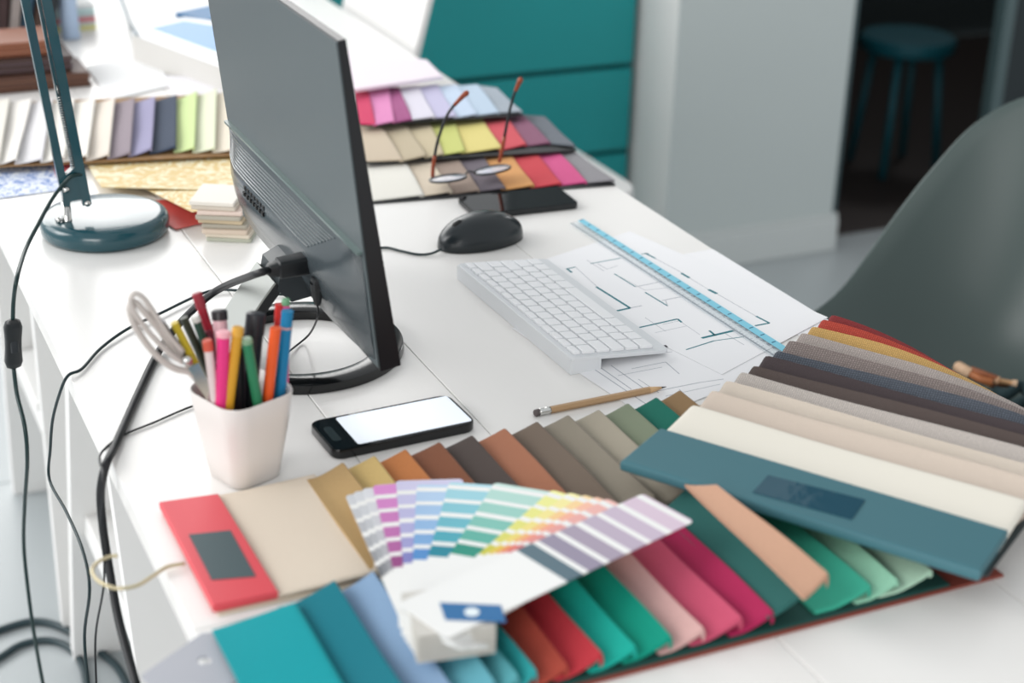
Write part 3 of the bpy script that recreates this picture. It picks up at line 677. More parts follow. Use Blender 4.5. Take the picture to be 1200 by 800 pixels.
stick('green pencil leaning right at the front of the cup', (289,398), (301,466), -0.022, (40,122,84), 0.0045, cap=((130,160,130), 0.003))
stick('black marker, thick, in the middle of the cup', (300,368), (292,455), 0.006, (22,24,32), 0.0078, rd=0.01, name='marker', cat='marker', cap=((34,36,42), 0.018))
stick('plum-black pen standing low behind the amber pencil', (280,405), (280,462), -0.006, (24,22,30), 0.0062, name='pen', cat='pen')
stick('red pencil behind the orange one', (327,356), (322,450), 0.010, (196,44,40), 0.0036, rd=0.004)
stick('orange pencil at the right front of the cup', (323,384), (314,464), -0.016, (226,88,34), 0.0048)
stick('pink pencil with a green end behind the blue pen', (335,352), (334,450), 0.012, (220,74,140), 0.0034, cap=((96,150,110), 0.004))
stick('blue pen with a silver band at the right of the cup', (337,364), (328,460), -0.008, (10,118,164), 0.0052, name='pen', cat='pen', band=((190,150,150), 0.016, 0.002))
# scissors
sc_ = thing('scissors', 'scissors with pale grey handles sticking out of the cup to the left', 'scissors', (CX, CY, T + 0.01))
yS = CY - 0.012
def loop(px, r, name, m_):
    bm = new(); P_ = spline([at_y(x, y_, yS + dy) for x, y_, dy in px] , 6); tube(bm, P_, r, 10); obj(name, bm, m_, sc_, smooth=True)
M_sc = mat('scissor grip grey', (196, 188, 182), 0.4)
loop([(214,412,0),(197,392,-.004),(180,366,-.008),(168,349,-.01),(158,344,-.01),(153,352,-.01),(160,370,-.008),(178,393,-.006),(198,413,-.004),(214,424,0)], 0.0024, 'handle', M_sc)
loop([(236,450,.004),(222,436,.002),(204,431,0),(181,414,-.002),(160,385,-.004),(152,362,-.006),(158,354,-.006),(170,366,-.006),(186,385,-.002),(203,409,.002),(224,430,.004),(238,446,.004)], 0.0030, 'handle', M_sc)
for s in (-1, 1):
    bm = new(); p0 = at_y(226, 430 + 3*s, yS); p1 = at_y(246, 462, yS); d = (p1 - p0).normalized(); p2 = p1 + d*0.02
    p2.z = max(p2.z, T + 0.015); n_ = Vector((0, 1, 0)); sd = d.cross(n_)
    loft(bm, [[c + sd*a*wd + n_*(b2*0.0007 + 0.0012*s) for a, b2 in ((-1,-1),(1,-1),(1,1),(-1,1))] for c, wd in ((p0, 0.005), (p1, 0.0045), (Vector((p2.x, p2.y, T + 0.03)), 0.003))])
    obj('blade', bm, M_chrome, sc_)
bm = new(); c_ = at_y(219, 422, yS - 0.004); tube(bm, [c_ - Vector((0, 0.003, 0)), c_ + Vector((0, 0.003, 0))], 0.004, 16); obj('screw', bm, M_chrome, sc_, smooth=True)

# ---------------------------------------------------------------- monitor
mo = thing('computer_monitor', 'grey computer monitor seen from behind on a black ring stand', 'monitor', (0.46, 1.49, T))
TL = math.radians(8.87); B0 = Vector((0.491, 1.272, T + 0.07)); Hh = 0.312; WL = 0.440
uh = Vector((-math.sin(TL), 0, math.cos(TL))); un_ = Vector((-math.cos(TL), 0, -math.sin(TL)))   # up the panel, and towards its back
def mp(y, h, dpt): return B0 + Vector((0, y, 0)) + uh*h + un_*dpt
M_back = mat('monitor back grey', (78, 88, 91), 0.42, bump=('noise', 1200, 0.1))
M_house = mat('monitor housing gloss', (64, 72, 76), 0.22)
M_bez = mat('bezel black', (12, 14, 19), 0.35)
bm = new(); loft(bm, [[mp(y, h, d) for h, d in ((0, 0), (0, 0.020), (Hh, 0.007), (Hh, 0))] for y in (0, WL)]); obj('bezel', bm, M_bez, mo)
bm = new(); loft(bm, [[mp(y, h, d) for h, d in ((0.004, 0.018), (0.004, 0.0215), (Hh - 0.001, 0.0085), (Hh - 0.001, 0.005))] for y in (0.001, WL - 0.001)]); obj('back_panel', bm, M_back, mo)
bm = new(); loft(bm, [[mp(y, h, d) for h, d in ((0.012, -0.0006), (0.012, 0.001), (Hh - 0.012, 0.001), (Hh - 0.012, -0.0006))] for y in (0.012, WL - 0.012)]); obj('screen', bm, _mats['screen glass'], mo)
# housing: profile lofted along the width
def housing_ring(y, k):
    # k = 0 flat (end), 1 fully raised
    d = 0.020*k
    pr_ = [(0.002, 0.0205), (0.006, 0.021 + 0.25*d), (0.030, 0.022 + 0.55*d), (0.046, 0.021 + 0.90*d), (0.070, 0.020 + d), (0.086, 0.019 + 0.90*d), (0.112, 0.014 + 0.26*d + 0.003), (0.118, 0.0185), (0.118, 0.012), (0.002, 0.012)]
    return [mp(y, h, dd) for h, dd in pr_]
ks = [(0.006, 0.0), (0.020, 0.06), (0.045, 0.35), (0.075, 0.72), (0.11, 0.93), (0.15, 1.0), (0.25, 1.0), (0.32, 1.0), (0.37, 0.93), (0.405, 0.62), (0.428, 0.22), (0.436, 0.0)]
bm = new(); loft(bm, [housing_ring(y, k) for y, k in ks]); obj('rear_housing', bm, M_house, mo, smooth=True, auto=38)
bm = new(); loft(bm, [[mp(y, h, d) for h, d in ((0.1165, 0.014), (0.1165, 0.0215), (0.1195, 0.0215), (0.1195, 0.014))] for y in (0.004, WL - 0.004)]); obj('trim_strip', bm, mat('trim grey green', (92, 110, 108), 0.3), mo)
# louvres follow the upper slope of the housing
def house_d(y, h):
    k = 0
    for (y0, k0), (y1, k1) in zip(ks, ks[1:]):
        if y0 <= y <= y1: k = k0 + (k1-k0)*(y-y0)/(y1-y0)
    d = 0.020*k; a = (0.086, 0.019 + 0.90*d); c = (0.112, 0.017 + 0.26*d)
    t = (h - a[0])/(c[0]-a[0]); return a[1] + (c[1]-a[1])*t
for i in range(9):
    h = 0.0875 + i*0.0028; bm = new(); y0 = 0.07 + 0.006*(8 - i)
    ys = [y0 + (0.428 - y0)*j/16 for j in range(17)]
    loft(bm, [[mp(y, h + dh, house_d(y, h) + dd) for dh, dd in ((-0.0008, -0.001), (-0.0006, 0.0007), (0.0006, 0.0007), (0.0008, -0.001))] for y in ys]); obj('louvre', bm, mat('louvre grey', (84, 94, 97), 0.2), mo)
for r in range(2):
    for c in range(7):
        y = 0.255 + 0.011*c; h = 0.0745 + 0.006*r; d = 0.020 + 0.020 + (0 if r == 0 else -0.0022)
        bm = new(); loft(bm, [[mp(y + a, h + dh, d + dd) for dh, dd in ((-0.0022, -0.002), (-0.0022, 0.0012), (0.0022, 0.0008), (0.0022, -0.002))] for a in (0, 0.0062)]); obj('vent_slot', bm, mat('slot black', (8, 9, 11), 0.6), mo)
# hinge block and neck
yn = 0.195
bm = new()
loft(bm, [[mp(yn + sy, h, d) for h, d in ((0.014, 0.020), (0.014, 0.050), (0.030, 0.062), (0.046, 0.056), (0.054, 0.030))] for sy in (-0.030, 0.030)])
obj('hinge_cover', bm, mat('hinge dark', (38, 46, 50), 0.35), mo)
neck = spline([(0.424, 0, T + 0.098), (0.408, 0, T + 0.078), (0.384, 0, T + 0.044), (0.366, 0, T + 0.011)], 5)
def slabneck(off, th, y0, y1):
    bm = new(); rr = []
    for i, p in enumerate(neck):
        d = (neck[min(i+1, len(neck)-1)] - neck[max(i-1, 0)]).normalized(); nrm = Vector((d.z, 0, -d.x))
        if nrm.x > 0: nrm = -nrm
        a, c = p + nrm*off, p + nrm*(off - th); rr.append([Vector((a.x, y0, a.z)), Vector((a.x, y1, a.z)), Vector((c.x, y1, c.z)), Vector((c.x, y0, c.z))])
    loft(bm, rr); return bm
YC = B0.y + yn
obj('neck', slabneck(0.0, 0.010, YC - 0.029, YC + 0.029), M_blackp, mo)
obj('neck_plate', slabneck(0.0022, 0.002, YC - 0.030, YC + 0.030), mat('brushed silver', (168, 171, 167), 0.4, 0.25), mo)
# ring base
RC = Vector((0.462, 1.484, T)); bm = new()
def rring(ro, ri, z): return ro, ri, z
n = 72; rings = []
for rr_, z in ((0.1065, 0.0008), (0.1070, 0.003), (0.1060, 0.0095), (0.1045, 0.0105), (0.0800, 0.0105), (0.0785, 0.0095), (0.0780, 0.003), (0.0785, 0.0008)):
    rings.append([RC + Vector((rr_*math.cos(2*math.pi*k/n), rr_*math.sin(2*math.pi*k/n), z)) for k in range(n)])
loft(bm, rings + [rings[0]], True, False); bmesh.ops.remove_doubles(bm, verts=bm.verts, dist=1e-6)
obj('base_ring', bm, M_blackg, mo, smooth=True, auto=35)
# plugs and cables
b = new(); vp = at_x(370, 322, 0.4560); box(b, vp.x - 0.004, vp.x + 0.006, vp.y - 0.011, vp.y + 0.011, vp.z - 0.004, vp.z + 0.004, 0.001); obj('video_port', b, mat('port cream', (214, 190, 160), 0.4), mo)
b = new(); vp = at_x(392, 344, 0.4600); tube(b, [vp - Vector((0.004, 0, 0)), vp + Vector((0.008, 0, 0))], 0.003, 10); obj('port_screw', b, M_chrome, mo, smooth=True)
M_cab = mat('cable black', (16, 18, 22), 0.45)
def cable(name, label, pts, r, m_, group=None, n=6, parent=None, cat='cable'):
    bm = new(); tube(bm, spline(pts, n), r, 8)
    o = obj(name, bm, m_, parent, smooth=True)
    if parent is None: tag(o, label, cat, group)
    return o
# power lead with its plug
pl = thing('power_cable', 'thick black power lead running from the monitor over the left desk edge', 'cable', (0.35, 1.35, T + 0.002))
q1 = at_x(368, 306, 0.452); q0 = q1 + Vector((-0.048, -0.002, -0.002)); dx_ = (q1 - q0).normalized()
bm = new(); rr = []
for t, hw, hh in ((0, .004, .004), (0.06, .0065, .006), (0.22, .0075, .0068), (0.25, .0095, .0085), (0.95, .0115, .009), (1.0, .010, .008)):
    c_ = q0.lerp(q1, t); rr.append([c_ + Vector((0, y, z)) for y, z in rrect(0, 0, hw, hh, 0.003, n=3)])
loft(bm, rr); obj('plug', bm, M_blackp, pl, smooth=True, auto=35)
pts = [q0 + dx_*0.004, at_y(300, 321, q0.y - 0.004), at(262, 336, 0.062), at(237, 353, 0.040), at(206, 384, 0.016), at(183, 417, 0.0045), at(160, 465, 0.004), at(141, 508, 0.0048), at(133, 526, 0.0052)]
pts += [at_x(*p, x) for p, x in (((124, 545), 0.2215), ((118, 575), 0.2145), ((120, 612), 0.213), ((127, 660), 0.212), ((140, 730), 0.21), ((162, 810), 0.208))]
cable('cord', None, pts, 0.0040, M_cab, parent=pl)
# thin adapter cable from the second plug, passing behind the cup
ac = thing('adapter_cable', 'thin black cable with a right-angled plug hanging from the rear of the monitor', 'cable', (0.38, 1.36, T + 0.002))
bm = new(); c_ = at_x(382, 332, 0.455) + Vector((-0.006, 0, 0)); yq = c_.y
box(bm, c_.x - 0.008, c_.x + 0.020, yq - 0.007, yq + 0.007, c_.z - 0.006, c_.z + 0.008, 0.003)
tube(bm, [c_ + Vector((-0.003, 0, 0.002)), c_ + Vector((-0.003, 0, -0.008)), c_ + Vector((-0.003, 0, -0.020))], [0.0070, 0.0060, 0.0032], 12); obj('plug', bm, M_blackp, ac, smooth=True, auto=40)
p0 = c_ + Vector((-0.003, 0, -0.019))
pts = [p0, at_y(372, 372, yq), at(362, 392, 0.012), at(342, 409, 0.003), at(318, 430, 0.0145), at(300, 448, 0.013), at(262, 466, 0.002), at(228, 475, 0.002), at(205, 484, 0.002), at(180, 495, 0.002), at(150, 507, 0.002), at(134, 516, 0.0025)]
pts += [Vector((0.222, at(124, 534, 0).y, T + 0.001))] + [at_x(*p, x) for p, x in (((121, 560), 0.2105), ((119, 610), 0.209), ((122, 650), 0.2085), ((121, 690), 0.208), ((112, 745), 0.206), ((113, 810), 0.204))]
cable('cord', None, pts, 0.0011, M_cab, parent=ac)
# cables lying on the floor
F = -T
cable('floor_cable', 'upper of two dark cables curving across the floor at bottom left', [at(*p, F + 0.006) for p in ((-60,762),(0,738),(40,728),(75,736),(112,760),(140,785),(160,830))], 0.006, mat('cable dark teal', (30, 52, 58), 0.45), 'cables on the floor')
cable('floor_cable', 'lower of two dark cables looping across the floor at bottom left', [at(*p, F + 0.0055) for p in ((-50,800),(0,770),(25,755),(55,750),(80,758),(97,780),(104,830))], 0.0055, _mats['cable dark teal'], 'cables on the floor')

# ---------------------------------------------------------------- desk lamp
LX, LY = 0.3485, 1.902
lp = thing('desk_lamp', 'dark teal articulated desk lamp with a round heavy base', 'lamp', (LX, LY, T))
M_lt = mat('lamp teal enamel', (22, 70, 80), 0.22, coat=0.4)
bm = new(); lathe(bm, (LX, LY, T), [(0.066, 0.0), (0.0735, 0.001), (0.0765, 0.006), (0.0775, 0.014), (0.076, 0.021), (0.0725, 0.0245), (0.066, 0.0262), (0.03, 0.0268), (0.002, 0.027)], 72); obj('base', bm, M_lt, lp, smooth=True)
YL = 1.885
def ly(px, py, dy=0.0): return at_y(px, py, YL + dy)
ps = ly(79, 262); pe = ly(77, 236)
bm = new(); tube(bm, [Vector((ps.x, ps.y, T + 0.026)), Vector((ps.x, ps.y, T + 0.028)), pe], [0.0065, 0.0055, 0.0055], 16); obj('pin', bm, M_chrome, lp, smooth=True)
bm = new(); a = ly(78, 256); tube(bm, [a, a + Vector((-0.010, -0.002, 0))], 0.0022, 10); tube(bm, [a + Vector((-0.0095, -0.002, 0)), a + Vector((-0.0125, -0.003, 0))], [0.0045, 0.0038], 10); obj('thumb_screw', bm, M_chrome, lp, smooth=True)
bm = new(); o4 = [ly(73, 240), ly(80, 240), ly(82, 234), ly(100, 231), ly(98, 198), ly(88, 193), ly(70, 210), ly(72, 225)]
loft(bm, [[p + Vector((0, dy, 0)) for p in o4] for dy in (-0.006, 0.006)]); obj('joint_bracket', bm, M_lt, lp)
def bar(p, q, wd, th, dy):
    bm = new(); d = (q - p).normalized(); n_ = Vector((0, 1, 0)); s = d.cross(n_).normalized()
    loft(bm, [[c + n_*(dy + b2*th/2) + s*a*wd/2 for a, b2 in ((-1,-1),(1,-1),(1,1),(-1,1))] for c in (p, q)]); return bm
def ext(p, q, t): return q + (q - p)*t
p, q = ly(101, 238), ly(52, -10); obj('arm_bar', bar(p, ext(p, q, 0.55), 0.0105, 0.010, -0.002), M_lt, lp)
top1 = ext(p, q, 0.55)
p, q = ly(75, 222), ly(28, -8); obj('arm_bar', bar(p, ext(p, q, 0.55), 0.0095, 0.010, 0.002), M_lt, lp)
top2 = ext(p, q, 0.55)
p, q = ly(88, 206), ly(44, -8); obj('arm_bar', bar(p, ext(p, q, 0.55), 0.0035, 0.008, 0.006), M_lt, lp)
bm = new(); 
hx_ = []
sa, sb = ly(69, 112, 0.0), ly(86, 196, 0.0); d = (sb - sa).normalized(); u1, v1 = frame(d)
for k in range(0, 30*8 + 1):
    t = k/(30*8); a = 2*math.pi*k/8; hx_.append(sa.lerp(sb, t) + (u1*math.cos(a) + v1*math.sin(a))*0.0026)
tube(bm, hx_, 0.0006, 5); tube(bm, [ly(66, 100), sa], 0.0009, 6); tube(bm, [sb, ly(88, 204)], 0.0009, 6); obj('tension_spring', bm, M_chrome, lp, smooth=True)
for pxy in ((76, 220), (101, 236)):
    c_ = ly(*pxy); bm = new(); tube(bm, [c_ + Vector((0, -0.010, 0)), c_ + Vector((0, -0.006, 0))], [0.0034, 0.0042], 12); obj('bolt', bm, M_chrome, lp, smooth=True)
# upper joint, arm and shade above the frame
tm = (top1 + top2)/2
bm = new(); tube(bm, [tm + Vector((0, -0.008, 0)), tm + Vector((0, 0.008, 0))], 0.026, 20); obj('upper_joint', bm, M_lt, lp, smooth=True, auto=40)
e_ = tm + Vector((0.16, 0.02, 0.20)); obj('upper_arm', bar(tm, e_, 0.010, 0.012, 0), M_lt, lp)
bm = new(); lathe(bm, (e_.x + 0.02, e_.y, e_.z - 0.07), [(0.070, 0), (0.066, 0.03), (0.045, 0.075), (0.022, 0.10), (0.020, 0.12), (0.004, 0.122), (0.018, 0.098), (0.043, 0.073), (0.064, 0.03), (0.068, 0)], 40); obj('lamp_shade', bm, M_lt, lp, smooth=True, auto=50)
# lamp cord
pts = [ly(98, 204, -0.004), ly(84, 206, -0.009), ly(74, 216, -0.009), at_y(60, 235, 1.86), at_y(44, 264, 1.82), at_y(30, 292, 1.78), at_x(20, 325, 0.212), at_x(16, 352, 0.207), at_x(15, 376, 0.205)]
cable('cord', None, pts, 0.0024, mat('lamp cord', (12, 44, 44), 0.4), parent=lp)
a, c_ = at_x(15, 374, 0.205), at_x(16, 431, 0.205); bm = new(); rr = []
for t, hw in ((0, .0035), (0.05, .008), (0.15, .0098), (0.4, .0088), (0.6, .0088), (0.85, .0098), (0.95, .008), (1, .0035)):
    m0 = a.lerp(c_, t); rr.append([m0 + Vector((x, y, 0)) for x, y in rrect(0, 0, hw, hw*0.8, min(hw, hw*0.8)*0.6, n=3)])
loft(bm, rr); cs = obj('cord_switch', bm, M_blackp, lp, smooth=True, auto=45)
bm = new(); m0 = a.lerp(c_, 0.45); box(bm, m0.x - 0.0042, m0.x + 0.0042, m0.y - 0.0092, m0.y - 0.005, m0.z - 0.011, m0.z + 0.011, 0.0015); obj('rocker', bm, mat('rocker', (34, 38, 42), 0.4), cs)
pts = [at_x(16, 431, 0.205), at_x(20, 462, 0.205), at_x(29, 500, 0.205), at_x(32, 540, 0.205), at_x(29, 590, 0.205), at_x(28, 640, 0.205), at_x(34, 700, 0.205), at_x(42, 755, 0.205), at_x(52, 810, 0.205)]
cable('cord', None, pts, 0.0024, _mats['lamp cord'], parent=lp)

# ---------------------------------------------------------------- eyeglasses
zg = 0.0125
gl = thing('eyeglasses', 'eyeglasses lying upside down with their dark tortoiseshell temples pointing up', 'glasses', (0.835, 1.895, T + zg))
M_gf = mat('frame dark', (24, 30, 34), 0.3); M_tt = mat('tortoise', (150, 66, 34), 0.3, bump=('noise', 120, 0), vary=0.5)
lens = []
for (cx_, cy_, tl_) in ((525, 209, 0.10), (577, 199, 0.22)):
    c_ = at(cx_, cy_, zg + 0.008); lens.append(c_)
    ring = []
    for k in range(33):
        a_ = 2*math.pi*k/32; x = 0.0245*math.copysign(abs(math.cos(a_))**0.85, math.cos(a_)); y = 0.0185*math.sin(a_)
        ring.append(c_ + Vector((x, y, x*tl_*0.5 - y*0.12)))
    bm = new(); tube(bm, ring, 0.0016, 8, caps=False); rim = obj('rim', bm, M_gf, gl, smooth=True)
    bm = new(); cvs = [bm.verts.new(p) for p in ring[:-1]]; lo = [bm.verts.new(p - Vector((0, 0, 0.0016))) for p in ring[:-1]]
    ct = bm.verts.new(c_ + Vector((0, 0, 0.0024))); cb_ = bm.verts.new(c_ + Vector((0, 0, 0.0006)))
    for i in range(32):
        j = (i+1) % 32; bm.faces.new((cvs[i], cvs[j], ct)); bm.faces.new((lo[j], lo[i], cb_)); bm.faces.new((cvs[j], cvs[i], lo[i], lo[j]))
    obj('lens', bm, mat('lens glass', (228, 232, 246), 0.04, alpha=0.55, coat=1.0), gl, smooth=True, auto=40)  # whitish half-opaque colour stands in for a white reflection
bm = new(); a, c_ = lens[0] + Vector((0.0235, 0.002, 0.001)), lens[1] + Vector((-0.0235, 0.002, -0.002)); tube(bm, spline([a, (a + c_)/2 + Vector((0, 0.002, 0.003)), c_], 6), 0.0012, 8); obj('bridge', bm, M_gf, gl, smooth=True)
def temple(px, y0, dys, lowcol):
    P_ = spline([at_y(x, y_, y0 + dy) for (x, y_), dy in zip(px, dys)], 5); n1, n2 = int(len(P_)*0.30), int(len(P_)*0.72)
    bm = new(); tube(bm, P_[:n1+1], 0.0026, 10); o = obj('temple_root', bm, M_tt, gl, smooth=True)
    bm = new(); tube(bm, P_[n1:n2+1], 0.0020, 10); obj('temple', bm, M_gf, gl, smooth=True)
    k_ = len(P_) - n2; bm = new(); tube(bm, P_[n2:], [0.0024 + 0.0016*i/(k_-1) for i in range(k_ - 1)] + [0.0020], 10); obj('temple_tip', bm, M_tt, gl, smooth=True)
temple([(507,207),(508,192),(513,165),(524,135),(538,117),(549,107)], lens[0].y, (0.004, 0.004, 0.004, 0.002, -0.002, -0.004), 0)
temple([(585,190),(589,172),(595,140),(601,115),(606,102),(611,91)], lens[1].y, (0.006, 0.006, 0.006, 0.006, 0.004, 0.002), 0)

# ---------------------------------------------------------------- sample tiles
tb4 = [at(*q, 0.0) for q in ((240,270),(283,289),(309,276),(270,258))]
cx = sum(p.x for p in tb4)/4; cy = sum(p.y for p in tb4)/4
tcol = [(176,178,162),(216,204,186),(208,190,172),(170,164,150),(198,180,150),(176,170,156),(226,206,194),(206,196,182),(232,226,216)]
tw = ['bottom', 'second from the bottom', 'third from the bottom', 'fourth from the bottom', 'middle', 'fourth from the top', 'third from the top', 'second from the top', 'topmost']
tn = ['grey green', 'cream', 'beige', 'stone grey', 'sandy', 'taupe', 'pinkish', 'warm grey', 'off-white']
for k in range(9):
    z = T + 0.0002 + k*0.0052; ox = -0.0016*k + 0.002*math.sin(k*2.3); oy = 0.0024*k + 0.002*math.cos(k*1.7)
    bm = new(); prism(bm, rrect(cx + ox, cy + oy, 0.0275, 0.034, 0.002, math.radians(-28 - 2.0*math.sin(k*1.9)), 2), z, z + 0.005, 0.0007, 1)
    tag(obj('sample_tile', bm, mat('tile %d' % k, tcol[k], 0.5), None), '%s %s sample tile in the stack between lamp and monitor' % (tw[k], tn[k]), 'tile', 'sample tiles in the stack')

# ---------------------------------------------------------------- patterned papers
def swirl_mat(nm, base, line, sc):
    m = bpy.data.materials.new(nm); m.use_nodes = True; nt = m.node_tree; n = nt.nodes; l = nt.links; bs = n['Principled BSDF']; bs.inputs['Roughness'].default_value = 0.6
    tc = n.new('ShaderNodeTexCoord'); vo = n.new('ShaderNodeTexVoronoi'); vo.inputs['Scale'].default_value = sc; vo.inputs['Randomness'].default_value = 0.6
    ns = n.new('ShaderNodeTexNoise'); ns.inputs['Scale'].default_value = sc*0.8
    mx0 = n.new('ShaderNodeMix'); mx0.data_type = 'VECTOR'; mx0.inputs['Factor'].default_value = 0.06
    l.new(tc.outputs['Object'], mx0.inputs['A']); l.new(ns.outputs['Color'], mx0.inputs['B']); l.new(mx0.outputs['Result'], vo.inputs['Vector'])
    mt = n.new('ShaderNodeMath'); mt.operation = 'MULTIPLY'; mt.inputs[1].default_value = 26; l.new(vo.outputs['Distance'], mt.inputs[0])
    sn = n.new('ShaderNodeMath'); sn.operation = 'SINE'; l.new(mt.outputs[0], sn.inputs[0])
    mr = n.new('ShaderNodeMapRange'); mr.inputs['From Min'].default_value = 0.35; mr.inputs['From Max'].default_value = 0.75; l.new(sn.outputs[0], mr.inputs['Value'])
    mx = n.new('ShaderNodeMix'); mx.data_type = 'RGBA'; mx.inputs['A'].default_value = lin(base); mx.inputs['B'].default_value = lin(line); l.new(mr.outputs[0], mx.inputs['Factor']); l.new(mx.outputs['Result'], bs.inputs['Base Color'])
    return m
def curved_sheet(px, lift, m_, name, label, cat, z0=0.0008, n=10):
    P4 = [at(*q, z0) for q in px]; bm = new(); rings = []
    for i in range(n + 1):
        s = i/n; a = P4[0].lerp(P4[1], s); b_ = P4[3].lerp(P4[2], s); row = []
        for j in range(n + 1):
            t = j/n; p = a.lerp(b_, t); row.append(p + Vector((0, 0, lift(s, t))))
        rings.append(row + [p - Vector((0, 0, 0.0008)) for p in row[::-1]])
    loft(bm, rings); return tag(obj(name, bm, m_, None, smooth=True, auto=40), label, cat)
M_y = swirl_mat('paper yellow scroll', (222, 194, 132), (242, 234, 204), 13)
curved_sheet([(100,190),(286,180),(286,232),(120,228)], lambda s, t: 0.004 + 0.012*max(0, t - 0.4)**1.2, M_y, 'patterned_paper', 'yellow scroll-patterned paper with a curled front edge behind the lamp base', 'paper', 0.0020)
curved_sheet([(166,222),(250,216),(252,262),(226,266)], lambda s, t: 0.004 + 0.016*(t), M_y, 'patterned_paper', 'small yellow patterned paper corner curling up beside the stack of sample tiles', 'paper', 0.0022)
curved_sheet([(150,236),(236,232),(240,262),(206,270)], lambda s, t: 0.0 + 0.002*t, mat('paper red', (206, 84, 78), 0.6), 'red_paper', 'red paper peeking out under the yellow patterned papers', 'paper', 0.0004)
curved_sheet([(-40,196),(72,188),(78,222),(-40,238)], lambda s, t: 0.0008, swirl_mat('paper blue scroll', (222, 228, 240), (104, 136, 198), 15), 'patterned_paper', 'pale blue patterned paper at the left behind the lamp', 'paper', 0.0008)
curved_sheet([(62,192),(84,190),(88,206),(66,208)], lambda s, t: 0.002, mat('paper coral', (214, 96, 104), 0.6), 'red_paper', 'small coral red scrap between the lamp arms', 'paper', 0.002)

# ---------------------------------------------------------------- clutter at the far left
cols3 = [((92, 62, 50), (112, 78, 62)), ((70, 52, 48), (96, 78, 82)), ((142, 88, 64), (160, 106, 82))]
edg = [(108, 2.56), (101, 2.575), (95, 2.59)]
for k, nm in enumerate(('bottom', 'middle', 'top')):
    x1 = at(edg[k][0], 100, 0.022*k).x; y0 = edg[k][1]; z = T + 0.0005 + 0.024*k
    t = thing('leather_sample_book', '%s %s book of leather samples in the stack at far left' % (nm, ('dark brown', 'black-brown', 'reddish brown')[k]), 'sample book', ((0.24 + x1)/2, y0 + 0.10, z), 'leather sample books in the stack')
    for j in range(5):
        bm = new(); zz = z + j*0.0047; o_ = 0.004*math.sin(j*2.1 + k)
        prism(bm, rrect((0.225 + x1)/2, y0 + 0.05 + o_*0.3, (x1 - 0.225)/2 - abs(o_), 0.05, 0.006, 0, 3), zz, zz + 0.0044, 0.0012, 1)
        obj('leather_sheet', bm, mat('leather %d %d' % (k, j % 2), cols3[k][j % 2], 0.45, bump=('noise', 300, 0.2)), t)
# block of note paper
nx = at(90, 36, 0); nc = [(232, 226, 150), (206, 208, 204), (226, 128, 134), (196, 206, 204), (206, 232, 230), (242, 244, 242)]
t = thing('note_block', 'cube of coloured note paper behind the brown leather samples', 'note block', (nx.x, nx.y + 0.035, T))
for j, c in enumerate(nc):
    bm = new(); prism(bm, rrect(nx.x, nx.y + 0.035, 0.034, 0.034, 0.001, 0.03, 2), T + 0.0001 + j*0.0075, T + 0.0074 + j*0.0075); obj('paper_layer', bm, mat('note %d' % j, c, 0.8), t)
# white ring binder / stacked white pads
def pad(px, z0, z1, m_, name, label, cat, bev=0.001):
    P4 = [at(*q, z1) for q in px]; bm = new(); prism(bm, [(p.x, p.y) for p in P4], T + z0, T + z1, bev, 1); return tag(obj(name, bm, m_, None), label, cat)
M_pg = mat('pages grey white', (206, 204, 200), 0.8)
t_ = thing('brochure_stack', 'thick white brochure with a pale blue cover picture at the back left', 'brochure', (at(230,80,0).x, at(230,80,0).y, T))
P4 = [at(*q, 0.05) for q in ((154,38),(300,92),(360,40),(215,20))]
bm = new(); prism(bm, [(p.x, p.y) for p in P4], T + 0.0, T + 0.046, 0.002, 1); obj('pages', bm, M_pg, t_)
bm = new(); prism(bm, [(p.x, p.y) for p in P4], T + 0.0462, T + 0.050, 0.0008, 1); obj('cover', bm, mat('cover white', (238, 240, 242), 0.4), t_)
P5 = [at(*q, 0.0503) for q in ((176,33),(268,66),(305,38),(216,24))]; bm = new(); prism(bm, [(p.x, p.y) for p in P5], T + 0.0501, T + 0.0504); obj('cover_picture', bm, mat('picture blue', (132, 172, 216), 0.5), t_)
pad([(205,14),(262,2),(300,10),(240,24)], 0.0005, 0.010, mat('folder blue', (44, 110, 160), 0.5), 'folder', 'blue folder behind the white brochure, partly hidden by the monitor', 'folder')
pad([(100,78),(170,60),(205,98),(130,116)], 0.0004, 0.004, mat('paper bright', (246, 246, 246), 0.8), 'notepad', 'white notepad in front of the thick brochure', 'notepad')
pad([(215,112),(300,108),(300,92),(190,88)], 0.0004, 0.010, mat('pad pale', (236, 234, 238), 0.8), 'notepad', 'pale pad lying under the front corner of the thick brochure', 'notepad')
# dark magazine files and rolls behind the leather samples
fc = [((40, 48, 66), 'dark blue'), ((60, 40, 40), 'dark maroon'), ((150, 140, 136), 'grey'), ((32, 66, 86), 'petrol blue'), ((66, 44, 34), 'dark brown'), ((24, 32, 38), 'black')]
for k, (c, nm) in enumerate(fc):
    x = 0.355 + k*0.0185; bm = new()
    m_ = Matrix.Translation((x, 2.94, T + 0.0006)) @ Matrix.Rotation(math.radians(6 + 2*k), 4, 'Y')
    box(bm, -0.008, 0.0075, -0.09, 0.10, 0, 0.20 - 0.012*(k % 3), 0.0015, 1, mtx=m_)
    lo_ = min(v.co.z for v in bm.verts); bmesh.ops.translate(bm, verts=bm.verts, vec=(0, 0, T + 0.0004 - lo_))
    tag(obj('binder', bm, mat('binder %d' % k, c, 0.5), None), '%s binder leaning in the row at the top left corner' % nm, 'binder', 'binders in the row')
x = 0.355 + 6*0.0185 + 0.030; bm = new(); tube(bm, [(x, 2.88, T + 0.0005), (x - 0.004, 2.90, T + 0.20)], 0.016, 20)
tag(obj('paper_roll', bm, mat('roll pale blue', (176, 196, 222), 0.6), None, smooth=True, auto=40), 'pale blue paper roll standing behind the lamp arm', 'paper roll')
